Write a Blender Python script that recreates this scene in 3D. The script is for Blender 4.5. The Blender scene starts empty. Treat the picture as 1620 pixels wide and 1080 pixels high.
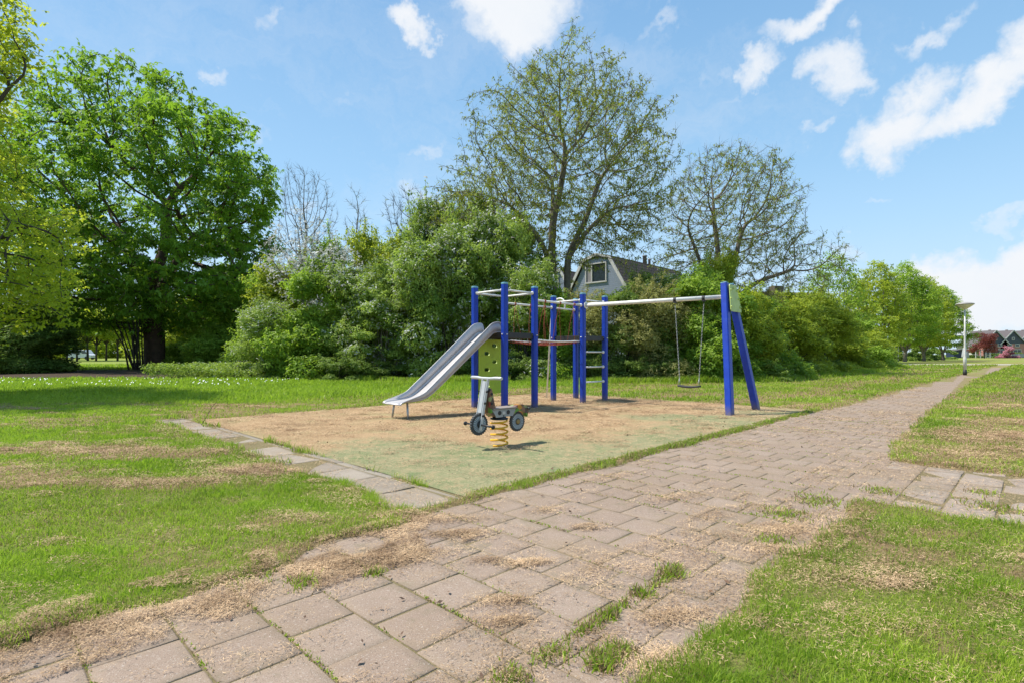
import bpy, math, random
import numpy as np
from mathutils import Vector, Matrix
R = math.radians
SC = bpy.context.scene
COL = SC.collection

# ------------------------------------------------------------------ camera
EYE = 1.15
cd = bpy.data.cameras.new('camera'); cam = bpy.data.objects.new('camera', cd); COL.objects.link(cam)
cam.location = (0, 0, EYE); cam.rotation_euler = (R(90), 0, 0)
cd.sensor_width = 36; cd.lens = 850/1620*36; cd.shift_y = 20/1620; cd.clip_start = .05; cd.clip_end = 3000
SC.camera = cam
SC.view_settings.view_transform = 'Standard'; SC.view_settings.look = 'None'
SC.view_settings.gamma = 1; SC.view_settings.use_curve_mapping = False
SC.view_settings.exposure = 1.0
try:
    SC.cycles.max_bounces = 8; SC.cycles.transparent_max_bounces = 8; SC.cycles.transmission_bounces = 4
except Exception: pass

# ------------------------------------------------------------------ sun and sky
TOSUN = Vector((-.58, .10, 1.0)).normalized()
sl = bpy.data.lights.new('sun', 'SUN'); sl.energy = 3.3; sl.angle = R(1.2); sl.color = (1, .95, .87)
so = bpy.data.objects.new('sun', sl); COL.objects.link(so); so.location = (-20, 20, 40)
so.rotation_euler = (-TOSUN).to_track_quat('-Z', 'Y').to_euler()

W = bpy.data.worlds.new("World"); SC.world = W; W.use_nodes = True
wt = W.node_tree; wn = wt.nodes; wl = wt.links
for n in list(wn): wn.remove(n)
def wmath(op, a, b=None, c=None, clamp=False):
    n = wn.new('ShaderNodeMath'); n.operation = op; n.use_clamp = clamp
    for i, v in enumerate((a, b, c)):
        if v is None: continue
        if isinstance(v, (int, float)): n.inputs[i].default_value = v
        else: wl.new(v, n.inputs[i])
    return n.outputs[0]
def wvec(op, a, b):
    n = wn.new('ShaderNodeVectorMath'); n.operation = op
    for i, v in enumerate((a, b)):
        if isinstance(v, (tuple, Vector)): n.inputs[i].default_value = tuple(v)
        else: wl.new(v, n.inputs[i])
    return n.outputs['Value'] if op == 'DOT_PRODUCT' else n.outputs['Vector']
def build_world():
    out = wn.new('ShaderNodeOutputWorld'); bg = wn.new('ShaderNodeBackground'); bg.inputs['Strength'].default_value = .15
    wl.new(bg.outputs[0], out.inputs[0])
    sky = wn.new('ShaderNodeTexSky'); sky.sky_type = 'NISHITA'; sky.sun_disc = False
    sky.sun_elevation = math.asin(TOSUN.z); sky.sun_rotation = math.atan2(TOSUN.x, TOSUN.y)
    sky.air_density = 1.0; sky.dust_density = .7; sky.ozone_density = 2.0; sky.altitude = 0
    tc = wn.new('ShaderNodeTexCoord'); d = tc.outputs['Generated']
    def noise(scale, detail, rough, vec):
        n = wn.new('ShaderNodeTexNoise'); n.inputs['Scale'].default_value = scale
        n.inputs['Detail'].default_value = detail; n.inputs['Roughness'].default_value = rough
        wl.new(vec, n.inputs['Vector']); return n
    n1 = noise(5, 6, .62, d); n2 = noise(14, 7, .6, d)
    off = wvec('SUBTRACT', n1.outputs['Color'], (.5, .5, .5)); off = wvec('MULTIPLY', off, (.20, .20, .20))
    off2 = wvec('SUBTRACT', n2.outputs['Color'], (.5, .5, .5)); off2 = wvec('MULTIPLY', off2, (.11, .11, .11))
    dd = wvec('ADD', wvec('ADD', d, off), off2)
    # cumulus banks: compass/elevation direction (tan east, tan up), half sizes, tilt, weight
    blobs = [(-.40,.28,.05,.02,.2,.4),(.30,.60,.05,.02,.4,.45),(.55,.42,.035,.018,.5,.45),(.79,.60,.06,.03,.3,.6),(.68,.30,.05,.015,.1,.4),(.26,.36,.04,.02,.8,.35),(-.50,.38,.05,.015,.3,.35),(-.42,.62,.05,.02,.2,.4),(.87,.10,.20,.11,-.25,1.25),(.99,.13,.16,.10,0,1.3),(.72,.035,.10,.05,0,.5),
             (.90,.50,.20,.062,.40,.95),(.73,.45,.10,.075,.5,1.0),(.98,.57,.08,.06,.3,.8),
             (.465,.535,.075,.04,.5,.9),(.60,.52,.055,.05,0,.7),(.03,.645,.13,.10,-.1,1.15),(-.04,.60,.05,.04,0,.7),(-.175,.605,.055,.045,-.5,.95),
             (-.16,.30,.06,.045,-.6,.5),(-.13,.20,.07,.05,0,.4),(.58,.645,.12,.045,.2,.85),(.38,.52,.06,.018,.3,.35),(.40,.46,.06,.018,.3,.35),(-.55,.52,.04,.022,-.3,.6),(-.31,.475,.035,.02,-.4,.35),
             (-.97,.46,.06,.05,0,.9),(.60,.20,.06,.025,0,.45),(.93,.24,.07,.025,.1,.5),(-.17,.395,.05,.02,.3,.45),
             (-1.6,.5,.3,.15,0,1.),(1.7,.6,.4,.2,0,1.),(-.72,.60,.07,.03,-.3,.25)]
    dens = None
    for x, z, a, b, tilt, w in blobs:
        c = Vector((x, 1, z)).normalized()
        t1 = Vector((1, -x, 0)).normalized(); t2 = c.cross(t1); 
        if t2.z < 0: t2 = -t2
        k = 1/math.sqrt(1+x*x+z*z)
        e1 = (t1*math.cos(tilt)+t2*math.sin(tilt))/(a*k); e2 = (-t1*math.sin(tilt)+t2*math.cos(tilt))/(b*k)
        u = wmath('SUBTRACT', wvec('DOT_PRODUCT', dd, e1), float(c.dot(e1)))
        v = wmath('SUBTRACT', wvec('DOT_PRODUCT', dd, e2), float(c.dot(e2)))
        r = wmath('ADD', wmath('MULTIPLY', u, u), wmath('MULTIPLY', v, v))
        m = wmath('MULTIPLY', wmath('SUBTRACT', 1.0, r, clamp=True), w)
        front = wmath('GREATER_THAN', wvec('DOT_PRODUCT', d, c), .3)
        m = wmath('MULTIPLY', m, front)
        dens = m if dens is None else wmath('MAXIMUM', dens, m)
    n3 = noise(7, 8, .65, dd)
    q = wmath('ADD', dens, wmath('MULTIPLY', wmath('SUBTRACT', n3.outputs['Fac'], .5), .9))
    mr = wn.new('ShaderNodeMapRange'); mr.interpolation_type = 'SMOOTHSTEP'
    wl.new(q, mr.inputs['Value']); mr.inputs['From Min'].default_value = .06; mr.inputs['From Max'].default_value = 1.02
    # thin high veil
    n4 = noise(2.2, 8, .7, wvec('MULTIPLY', dd, (1, 1, 2.6)))
    ve = wn.new('ShaderNodeMapRange'); wl.new(n4.outputs['Fac'], ve.inputs['Value'])
    ve.inputs['From Min'].default_value = .46; ve.inputs['From Max'].default_value = .9; ve.inputs['To Max'].default_value = .45
    sep = wn.new('ShaderNodeSeparateXYZ'); wl.new(d, sep.inputs[0])
    hz = wn.new('ShaderNodeMapRange'); wl.new(sep.outputs['Z'], hz.inputs['Value'])
    hz.inputs['From Min'].default_value = 0; hz.inputs['From Max'].default_value = .30
    hz.inputs['To Min'].default_value = .25; hz.inputs['To Max'].default_value = 0
    cov = wmath('MAXIMUM', mr.outputs[0], wmath('MAXIMUM', ve.outputs[0], hz.outputs[0]))
    cr = wn.new('ShaderNodeMix'); cr.data_type = 'RGBA'
    cr.inputs[6].default_value = (2.75, 2.95, 3.2, 1); cr.inputs[7].default_value = (3.25, 3.28, 3.34, 1)
    wl.new(n3.outputs['Fac'], cr.inputs[0])
    gr = wn.new('ShaderNodeValToRGB'); wl.new(sep.outputs['Z'], gr.inputs[0]); ge = gr.color_ramp.elements
    ge[0].position = 0; ge[0].color = (.43, .60, .76, 1); ge[1].position = .62; ge[1].color = (.145, .315, .55, 1); g2 = ge.new(.20); g2.color = (.305, .52, .725, 1)
    gm = wvec('MULTIPLY', gr.outputs[0], (4.4, 4.4, 4.4))
    tint = wn.new('ShaderNodeMix'); tint.data_type = 'RGBA'; tint.inputs[0].default_value = .88
    wl.new(sky.outputs[0], tint.inputs[6]); wl.new(gm, tint.inputs[7])
    mx = wn.new('ShaderNodeMix'); mx.data_type = 'RGBA'
    wl.new(cov, mx.inputs[0]); wl.new(tint.outputs[2], mx.inputs[6]); wl.new(cr.outputs[2], mx.inputs[7])
    wl.new(mx.outputs[2], bg.inputs['Color'])
build_world()

# ------------------------------------------------------------------ helpers
def tag(o, label=None, cat=None, group=None, kind=None):
    if label: o['label'] = label
    if cat: o['category'] = cat
    if group: o['group'] = group
    if kind: o['kind'] = kind
    return o
def empty(name, loc, rz=0, scale=1, **k):
    o = bpy.data.objects.new(name, None); COL.objects.link(o); o.location = loc
    o.rotation_euler = (0, 0, rz); o.scale = (scale,)*3; o.empty_display_size = .2
    return tag(o, **k)
def link(name, me, parent=None):
    o = bpy.data.objects.new(name, me); COL.objects.link(o)
    if parent: o.parent = parent
    return o
def copy_tree(o, loc, rz, scale=(1,1,1), label=None, group=None):
    r = o.copy(); COL.objects.link(r); r.location = loc; r.rotation_euler = (0, 0, rz); r.scale = scale
    if label: r['label'] = label
    if group: r['group'] = group
    for c in list(o.children):
        d = c.copy(); COL.objects.link(d); d.parent = r
        for g in list(c.children):
            h = g.copy(); COL.objects.link(h); h.parent = d
    return r

class NT:
    """small material builder"""
    def __init__(s, name):
        s.m = bpy.data.materials.new(name); s.m.use_nodes = True
        s.t = s.m.node_tree; s.n = s.t.nodes; s.l = s.t.links
        s.p = s.n['Principled BSDF']; s.out = s.n['Material Output']
    def add(s, t): return s.n.new(t)
    def coord(s, kind='Object'):
        return s.add('ShaderNodeTexCoord').outputs[kind]
    def pos(s): return s.add('ShaderNodeNewGeometry').outputs['Position']
    def noise(s, scale, detail=4, rough=.55, vec=None, dist=0):
        n = s.add('ShaderNodeTexNoise'); n.inputs['Scale'].default_value = scale
        n.inputs['Detail'].default_value = detail; n.inputs['Roughness'].default_value = rough
        n.inputs['Distortion'].default_value = dist
        s.l.new(vec if vec is not None else s.coord(), n.inputs['Vector']); return n.outputs['Fac']
    def attr(s, name):
        a = s.add('ShaderNodeAttribute'); a.attribute_name = name; return a.outputs['Fac']
    def rng(s, v, a, b, c=0, d=1):
        n = s.add('ShaderNodeMapRange'); s.l.new(v, n.inputs['Value'])
        for i, x in zip(('From Min','From Max','To Min','To Max'), (a, b, c, d)): n.inputs[i].default_value = x
        return n.outputs[0]
    def mix(s, f, a, b, mode='MIX'):
        n = s.add('ShaderNodeMix'); n.data_type = 'RGBA'; n.blend_type = mode
        if isinstance(f, (int, float)): n.inputs[0].default_value = f
        else: s.l.new(f, n.inputs[0])
        for i, v in ((6, a), (7, b)):
            if isinstance(v, tuple): n.inputs[i].default_value = (*v, 1)
            else: s.l.new(v, n.inputs[i])
        return n.outputs[2]
    def math(s, op, a, b=None):
        n = s.add('ShaderNodeMath'); n.operation = op
        for i, v in enumerate((a, b)):
            if v is None: continue
            if isinstance(v, (int, float)): n.inputs[i].default_value = v
            else: s.l.new(v, n.inputs[i])
        return n.outputs[0]
    def color(s, c):
        if isinstance(c, tuple): s.p.inputs['Base Color'].default_value = (*c, 1)
        else: s.l.new(c, s.p.inputs['Base Color'])
    def bump(s, h, strength=.3, dist=.01):
        b = s.add('ShaderNodeBump'); b.inputs['Strength'].default_value = strength
        b.inputs['Distance'].default_value = dist
        s.l.new(h, b.inputs['Height']); s.l.new(b.outputs[0], s.p.inputs['Normal'])
    def set(s, rough=.5, metal=0, spec=.5):
        s.p.inputs['Roughness'].default_value = rough; s.p.inputs['Metallic'].default_value = metal
        s.p.inputs['Specular IOR Level'].default_value = spec

def pmat(name, col, rough=.5, metal=0, var=.15, scale=6, bump=.1, bscale=40, grime=None, spec=.5):
    t = NT(name); n = t.noise(scale, 5, .6)
    lo = tuple(c*(1-var) for c in col); hi = tuple(min(1, c*(1+var)) for c in col)
    c = t.mix(t.rng(n, .3, .7), lo, hi)
    if grime: 
        g = t.noise(scale*2.3, 7, .7); c = t.mix(t.rng(g, .52, .8, 0, .7), c, grime)
    t.color(c); t.set(rough, metal, spec)
    if bump: t.bump(t.noise(bscale, 3), bump, .005)
    return t.m
def leafmat(name, a, b, trans, tw=.4, rough=.55):
    t = NT(name); f = t.attr('tint')
    c = t.mix(f, a, b); t.color(c); t.set(rough, 0, .25)
    tr = t.add('ShaderNodeBsdfTranslucent'); t.l.new(t.mix(f, tuple(x*.8 for x in trans), trans), tr.inputs[0])
    mx = t.add('ShaderNodeMixShader'); mx.inputs[0].default_value = tw
    t.l.new(t.p.outputs[0], mx.inputs[1]); t.l.new(tr.outputs[0], mx.inputs[2]); t.l.new(mx.outputs[0], t.out.inputs[0])
    return t.m

def np_mesh(name, V, quads=None, tris=None, mats=(), attrs=None, smooth=False, mi=None):
    me = bpy.data.meshes.new(name); V = np.ascontiguousarray(V, np.float32)
    me.vertices.add(len(V)); me.vertices.foreach_set('co', V.ravel())
    nq = 0 if quads is None else len(quads); ntr = 0 if tris is None else len(tris)
    parts = []
    if nq: parts.append(np.asarray(quads, np.int32).ravel())
    if ntr: parts.append(np.asarray(tris, np.int32).ravel())
    idx = np.concatenate(parts)
    me.loops.add(len(idx)); me.loops.foreach_set('vertex_index', idx)
    tot = np.concatenate([np.full(nq, 4, np.int32), np.full(ntr, 3, np.int32)])
    st = np.concatenate([[0], np.cumsum(tot)[:-1]]).astype(np.int32)
    me.polygons.add(nq+ntr); me.polygons.foreach_set('loop_start', st); me.polygons.foreach_set('loop_total', tot)
    if smooth: me.polygons.foreach_set('use_smooth', np.ones(nq+ntr, bool))
    if mi is not None: me.polygons.foreach_set('material_index', np.asarray(mi, np.int32))
    for m in mats: me.materials.append(m)
    me.update(calc_edges=True)
    for k, v in (attrs or {}).items():
        a = me.attributes.new(k, 'FLOAT', 'POINT'); a.data.foreach_set('value', np.asarray(v, np.float32))
    return me

class MB:
    """collects simple solids into one mesh"""
    def __init__(s): s.v = []; s.f = []; s.sm = []
    def add(s, vs, fs, smooth=False):
        b = len(s.v); s.v += [tuple(v) for v in vs]; s.f += [tuple(i+b for i in f) for f in fs]; s.sm += [smooth]*len(fs); return s
    def box(s, c, d, rot=None, ch=0):
        hx, hy, hz = d[0]/2, d[1]/2, d[2]/2
        if ch:
            ring = [(hx-ch,-hy),(hx,-hy+ch),(hx,hy-ch),(hx-ch,hy),(-hx+ch,hy),(-hx,hy-ch),(-hx,-hy+ch),(-hx+ch,-hy)]
        else: ring = [(hx,-hy),(hx,hy),(-hx,hy),(-hx,-hy)]
        n = len(ring); vs = [Vector((x,y,-hz)) for x,y in ring]+[Vector((x,y,hz)) for x,y in ring]
        if rot is not None: vs = [rot @ v for v in vs]
        vs = [v+Vector(c) for v in vs]
        fs = [(i,(i+1)%n,n+(i+1)%n,n+i) for i in range(n)]+[tuple(range(n-1,-1,-1)), tuple(range(n,2*n))]
        return s.add(vs, fs)
    def beam(s, a, b, w, d, ch=0, xdir=(1,0,0)):
        a, b = Vector(a), Vector(b); z = (b-a).normalized(); x = Vector(xdir); x = (x-z*x.dot(z)).normalized(); y = z.cross(x)
        m = Matrix((x,y,z)).transposed()
        return s.box((a+b)/2, (w,d,(b-a).length), m, ch)
    def tube(s, pts, r, n=10, closed=False, cap=True):
        pts = [Vector(p) for p in pts]; N = len(pts); rr = r if isinstance(r,(list,tuple)) else [r]*N
        tan = []
        for i in range(N):
            if closed: t = pts[(i+1)%N]-pts[i-1]
            else: t = pts[min(i+1,N-1)]-pts[max(i-1,0)]
            tan.append(t.normalized())
        u = tan[0].orthogonal().normalized(); vs = []
        for i in range(N):
            u = (u-tan[i]*u.dot(tan[i])); u = u.normalized() if u.length > 1e-6 else tan[i].orthogonal().normalized(); w = tan[i].cross(u)
            for k in range(n):
                a = 2*math.pi*k/n; vs.append(pts[i]+(u*math.cos(a)+w*math.sin(a))*rr[i])
        fs = []
        for i in range(N if closed else N-1):
            j = (i+1)%N
            for k in range(n): fs.append((i*n+k, i*n+(k+1)%n, j*n+(k+1)%n, j*n+k))
        s.add(vs, fs, True)
        if cap and not closed:
            b = len(s.v)-len(vs); s.f += [tuple(b+k for k in range(n-1,-1,-1)), tuple(b+(N-1)*n+k for k in range(n))]; s.sm += [False]*2
        return s
    def lathe(s, c, prof, n=20, axis='Z', rot=None):
        vs = []; c = Vector(c)
        for r, z in prof:
            for k in range(n):
                a = 2*math.pi*k/n
                v = Vector((r*math.cos(a), r*math.sin(a), z))
                if axis == 'Y': v = Vector((v.x, v.z, v.y))
                if axis == 'X': v = Vector((v.z, v.x, v.y))
                if rot is not None: v = rot @ v
                vs.append(v+c)
        fs = []
        for i in range(len(prof)-1):
            for k in range(n): fs.append((i*n+k, i*n+(k+1)%n, (i+1)*n+(k+1)%n, (i+1)*n+k))
        s.add(vs, fs, True)
        b = len(s.v)-len(vs); s.f += [tuple(b+k for k in range(n-1,-1,-1)), tuple(b+(len(prof)-1)*n+k for k in range(n))]; s.sm += [False]*2
        return s
    def prism(s, poly, h0, h1, f):
        """poly 2-D outline, f(x,y,h)->point"""
        n = len(poly); vs = [f(x,y,h0) for x,y in poly]+[f(x,y,h1) for x,y in poly]
        return s.add(vs, [(i,(i+1)%n,n+(i+1)%n,n+i) for i in range(n)]+[tuple(range(n-1,-1,-1)), tuple(range(n,2*n))])
    def build(s, name, mat, parent=None, bevel=0):
        me = bpy.data.meshes.new(name); me.from_pydata(s.v, [], s.f)
        me.polygons.foreach_set('use_smooth', s.sm); me.materials.append(mat); me.update()
        import bmesh
        bm = bmesh.new(); bm.from_mesh(me); bmesh.ops.recalc_face_normals(bm, faces=bm.faces); bm.to_mesh(me); bm.free()
        o = link(name, me, parent)
        if bevel:
            b = o.modifiers.new('bevel', 'BEVEL'); b.width = bevel; b.segments = 2; b.limit_method = 'ANGLE'; b.angle_limit = R(50)
        return o

# ------------------------------------------------------------------ ground frame: e runs along the path, q across it (to the right)
UX, UY = .7, .7141
def EQ(x, y): return UX*x+UY*y, UY*x-UX*y
def XY(e, q): return UX*e+UY*q, UY*e-UX*q
def at(px, Y): return (px-810)/850*Y
def hsh(i, j, s):
    h = (i.astype(np.int64)*374761393+j.astype(np.int64)*668265263+s*1442695041) & 0xffffffff
    h = ((h ^ (h >> 13))*1274126177) & 0xffffffff
    return ((h ^ (h >> 16)) & 0xffff)/65535.
def vn(x, y, s=0):
    i = np.floor(x); j = np.floor(y); fx = x-i; fy = y-j; fx = fx*fx*(3-2*fx); fy = fy*fy*(3-2*fy)
    a = hsh(i,j,s); b = hsh(i+1,j,s); c = hsh(i,j+1,s); d = hsh(i+1,j+1,s)
    return (a*(1-fx)+b*fx)*(1-fy)+(c*(1-fx)+d*fx)*fy
def fbm(x, y, sc, s=0, o=4):
    t = 0; w = .5; n = 0
    for k in range(o):
        t = t+w*vn(x/sc+k*17.3, y/sc-k*9.1, s+k); n += w; w *= .5; sc *= .5
    return t/n
def sst(a, b, x):
    t = np.clip((x-a)/(b-a), 0, 1); return t*t*(3-2*t)
PE0, PE1, PQ0, PQ1 = 2.83, 12.2, -10.5, -3.3        # artificial turf rectangle
def qR(e): return np.interp(e, [-5,4.4,7.2,14,31,80], [-.98,-.98,-1.20,-1.6,-2.02,-2.1])
def qL(e): return np.interp(e, [-5,0,1,2.1,12.2,13.5,40,80], [-2.95,-2.86,-2.95,-3.16,-3.24,-3.1,-3.04,-3.0])
def lawn_sd(x, y):
    """>0 on grass (metres in from the border), <0 on paving / turf"""
    e, q = EQ(x, y); w = (fbm(x, y, .45, 3)-.5)*.34
    path = np.where((q > qL(e)) & (q < qR(e)), -np.minimum(q-qL(e), qR(e)-q), np.where(q <= qL(e), qL(e)-q, q-qR(e)))
    d = path+w
    def rect(e0, e1, q0, q1, k=1):
        dx = np.maximum(e0-e, e-e1); dy = np.maximum(q0-q, q-q1)
        return np.where((dx < 0) & (dy < 0), np.maximum(dx, dy), np.hypot(np.maximum(dx, 0), np.maximum(dy, 0)))+w*k
    d = np.minimum(d, np.minimum(rect(PE0-.03, PE1, PQ0-.05, PQ1+.05, .3), rect(PE0-.50, PE0, PQ0-.35, PQ1+.05, 1.25)))
    d = np.minimum(d, rect(4.75+(.28*(vn(x*1.1,y*1.1,8))), 6.95, -1.6, 9, .8))
    far = np.where(y > 40, np.minimum(np.abs(y-60)-2.2, 9), 9.)
    return np.minimum(d, far)
HAYB = [(-5.2,6.3,1.5,.35,1.0),(-3.6,6.0,1.2,.3,.8),(-3.7,4.75,1.6,.28,.85),(-2.3,5.3,.9,.3,.7),(-1.3,4.4,.8,.2,.5),(-5.0,5.1,1.4,.3,.6),(-.9,4.9,.45,.2,.6),(-1.6,3.6,.25,.12,.5),
        (-.2,3.75,.5,.3,.4),(2.5,3.0,.5,.22,.4),(3.1,2.5,.6,.35,.55),(2.9,2.1,.7,.25,.3),(1.6,2.1,.3,.2,.2),(5.6,6.1,.8,.5,.8),(6.8,7.4,.8,.7,.8),(4.7,5.2,.6,.25,.45),
        (7.2,6.2,.9,.5,.7),(8.5,8.7,1.2,.8,.7),(1.9,2.7,.3,.14,.45),(3.6,3.0,.6,.2,.5)]
def hay(x, y):
    e, q = EQ(x, y)
    h = sst(.42, .66, fbm(x*.7, y*1.5, 1.0, 21))*.52+.04+.40*sst(.50,.72,fbm(x,y,.24,22))
    for a, b, rx, ry, s in HAYB:
        r = np.sqrt(((x-a)/rx)**2+((y-b)/ry)**2); h = h+1.25*s*sst(1.25, .3, r+(fbm(x, y, .35, 5)-.5)*1.2)
    # windrows parallel to the path on the far lawns
    row = sst(.45, .75, .5+.5*np.sin(q*2*np.pi/2.3+fbm(x, y, 4, 7)*5))*sst(.35, .6, fbm(e/3, q, 1.2, 9))
    h = h+np.where((q > qR(e)+.3) & (e > 7) | (e > 12.4) & (q > -12.5), row*.85+.22, 0)
    # thin worn rim next to every border
    sd = lawn_sd(x, y); h = h+.55*sst(.16, 0., sd)*sst(.3, .6, fbm(x, y, .6, 12))
    lush = (y > 12.5) & (q < -12.2) & (y < 30); h = np.where(lush, h*.10, h)
    near = (q < -3.2) & (e < 2.3) & (y < 4.6); h = np.where(near, h*.72, h)
    rim = (e > PE0) & (e < 14.0) & (q < PQ0-.1) & (q > -13.0); h = np.where(rim, h+.35, h)
    return np.clip(h, 0, 1)
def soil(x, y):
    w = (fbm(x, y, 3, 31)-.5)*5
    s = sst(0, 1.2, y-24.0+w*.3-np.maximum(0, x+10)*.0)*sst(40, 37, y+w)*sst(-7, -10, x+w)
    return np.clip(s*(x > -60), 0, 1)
def gz(x, y):
    sd = lawn_sd(x, y); near = np.clip(1-y/30, .0, 1)
    return np.where(sd > 0, np.minimum(sd*.25, .022)+(fbm(x, y, .5, 41)-.5)*.03*near+(fbm(x, y, .12, 43)-.5)*.014*near, -.001+np.maximum(sd, -.2)*.005)

# ------------------------------------------------------------------ materials of the ground
def ground_mat():
    t = NT('ground_soil_and_grass'); p = t.pos()
    n1 = t.noise(9, 6, .65, p); n2 = t.noise(60, 5, .7, p); n3 = t.noise(.35, 4, .6, p); n4 = t.noise(1.6, 5, .7, p)
    near = t.mix(t.rng(n2, .35, .7), (.10, .14, .022), (.23, .30, .05))
    far = t.mix(t.rng(n4, .35, .65), (.165, .22, .03), (.28, .33, .07)); far = t.mix(t.rng(n3, .4, .62, 0, .6), far, (.15, .235, .03))
    sp = t.add('ShaderNodeSeparateXYZ'); t.l.new(p, sp.inputs[0])
    g = t.mix(t.rng(sp.outputs['Y'], 7, 26), near, far)
    h = t.mix(t.rng(n2, .3, .75), (.16, .105, .05), (.40, .29, .15))
    hv = t.mix(t.rng(sp.outputs['Y'], 12, 40, 1, .72), (0,0,0), (1,1,1))
    bw = t.add('ShaderNodeRGBToBW'); t.l.new(hv, bw.inputs[0])
    ha = t.math('MULTIPLY', t.attr('hay'), bw.outputs[0]); ha = t.math('MULTIPLY', ha, t.rng(n1, .25, .6, .45, 1.15))
    c = t.mix(t.rng(ha, .15, .9, 0, .95), g, h)
    d = t.mix(t.rng(n2, .3, .7), (.17, .145, .065), (.30, .235, .135))
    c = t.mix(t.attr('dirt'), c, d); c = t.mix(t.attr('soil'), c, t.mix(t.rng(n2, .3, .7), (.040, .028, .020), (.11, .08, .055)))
    t.color(c); t.set(.95, 0, .1); t.bump(n2, .8, .03); return t.m
def build_ground():
    def axis(lo, hi, fine_lo, fine_hi, st):
        a = list(np.arange(fine_lo, fine_hi+1e-6, st)); s = st; x = fine_hi
        while x < hi: s *= 1.07; x += s; a.append(x)
        s = st; x = fine_lo
        while x > lo: s *= 1.07; x -= s; a.insert(0, x)
        return np.array(a)
    X = axis(-900, 1100, -6.5, 6.5, .045); Y = axis(-60, 1500, 1.4, 8.5, .045)
    gx, gy = np.meshgrid(X, Y); x = gx.ravel(); y = gy.ravel()
    z = gz(x, y); ny, nx = gx.shape
    i = np.arange(ny-1)[:, None]*nx+np.arange(nx-1)[None, :]; i = i.ravel()
    q = np.stack([i, i+1, i+nx+1, i+nx], 1)
    sd = lawn_sd(x, y); dirt = np.where(y < 45, sst(.03, -.02, sd), 0)
    me = np_mesh('ground', np.stack([x, y, z], 1), q, mats=[ground_mat()], attrs={'hay': hay(x, y), 'dirt': dirt, 'soil': soil(x, y)}, smooth=True)
    tag(link('ground', me), 'flat lawn ground of the park, green with patches of dry clippings', 'ground', kind='structure')
build_ground()

# ------------------------------------------------------------------ paving: each slab a real bevelled slab with its own height and tilt
def slab_mat(name, lo, hi, speck=1):
    t = NT(name); p = t.pos(); n = t.noise(3.2, 6, .7, p); f = t.noise(120, 3, .7, p); g = t.noise(230, 2, .6, p); s = t.noise(.9, 6, .72, p)
    c = t.mix(t.attr('tint'), lo, hi); c = t.mix(t.rng(n, .3, .75, 0, .45), c, tuple(x*.74 for x in lo))
    c = t.mix(t.rng(s, .48, .64, 0, .6), c, (.27, .195, .12))
    c = t.mix(t.rng(f, .58, .68, 0, .75*speck), c, (.50, .44, .38)); c = t.mix(t.rng(g, .54, .66, 0, .7*speck), c, tuple(x*.42 for x in lo))
    m = t.noise(2.1, 7, .8, p); c = t.mix(t.rng(m, .54, .70, 0, .55), c, (.13, .125, .06))
    b = t.math('MULTIPLY', t.attr('edge'), t.rng(t.noise(14, 5, .7, p), .3, .7, .2, 1)); c = t.mix(t.math('MULTIPLY', b, .45), c, (.22, .17, .105))
    t.color(c); t.set(.88, 0, .25); t.bump(f, .55, .004); return t.m
def slabs(name, cells, mat, rs, gap=.008, hvar=.0010, label=None):
    """cells: (e0,e1,q0,q1)"""
    rng = np.random.default_rng(rs); V = []; Q = []; T = []; E = []; b = 0
    for e0, e1, q0, q1 in cells:
        cx, cy = (e0+e1)/2, (q0+q1)/2; hx, hy = (e1-e0)/2-gap/2, (q1-q0)/2-gap/2
        ang = rng.normal(0, .006); z0 = .004+rng.normal(0, hvar*.6)-(.003 if name != 'footpath' else .0015); tx, ty = rng.normal(0, hvar*1.4, 2); tint = rng.random()-(.9 if rng.random() < .07 else 0); dx, dy = rng.normal(0, .0018, 2)
        bev = .005; rings = [(1, 1, -.03, 1, 0), (1, 1, -bev*.6, 1, 0), (1, 1, 0, .8, bev), (1, 1, 0, 0, .045)]
        for (_, _, dz, ed, ins) in rings:
            for sx, sy in ((-1,-1),(1,-1),(1,1),(-1,1)):
                jx, jy = (rng.normal(0, .0022, 2) if ins > 0 and ins < .02 else (0, 0))
                lx, ly = sx*max(.004, hx-ins)+jx, sy*max(.004, hy-ins)+jy
                e = cx+lx*math.cos(ang)-ly*math.sin(ang)+dx; q = cy+lx*math.sin(ang)+ly*math.cos(ang)+dy
                x, y = XY(e, q); V.append((x, y, z0+dz+tx*lx/hx*.5+ty*ly/hy*.5)); T.append(tint); E.append(ed)
        for r in range(3):
            for k in range(4):
                a = b+r*4+k; c = b+r*4+(k+1) % 4; Q.append((c, a, a+4, c+4))
        Q.append((b+15, b+14, b+13, b+12)); b += 16
    me = np_mesh(name, np.array(V), np.array(Q), mats=[mat], attrs={'tint': T, 'edge': E})
    return tag(link(name, me), label, 'paving', kind='structure')
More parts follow.
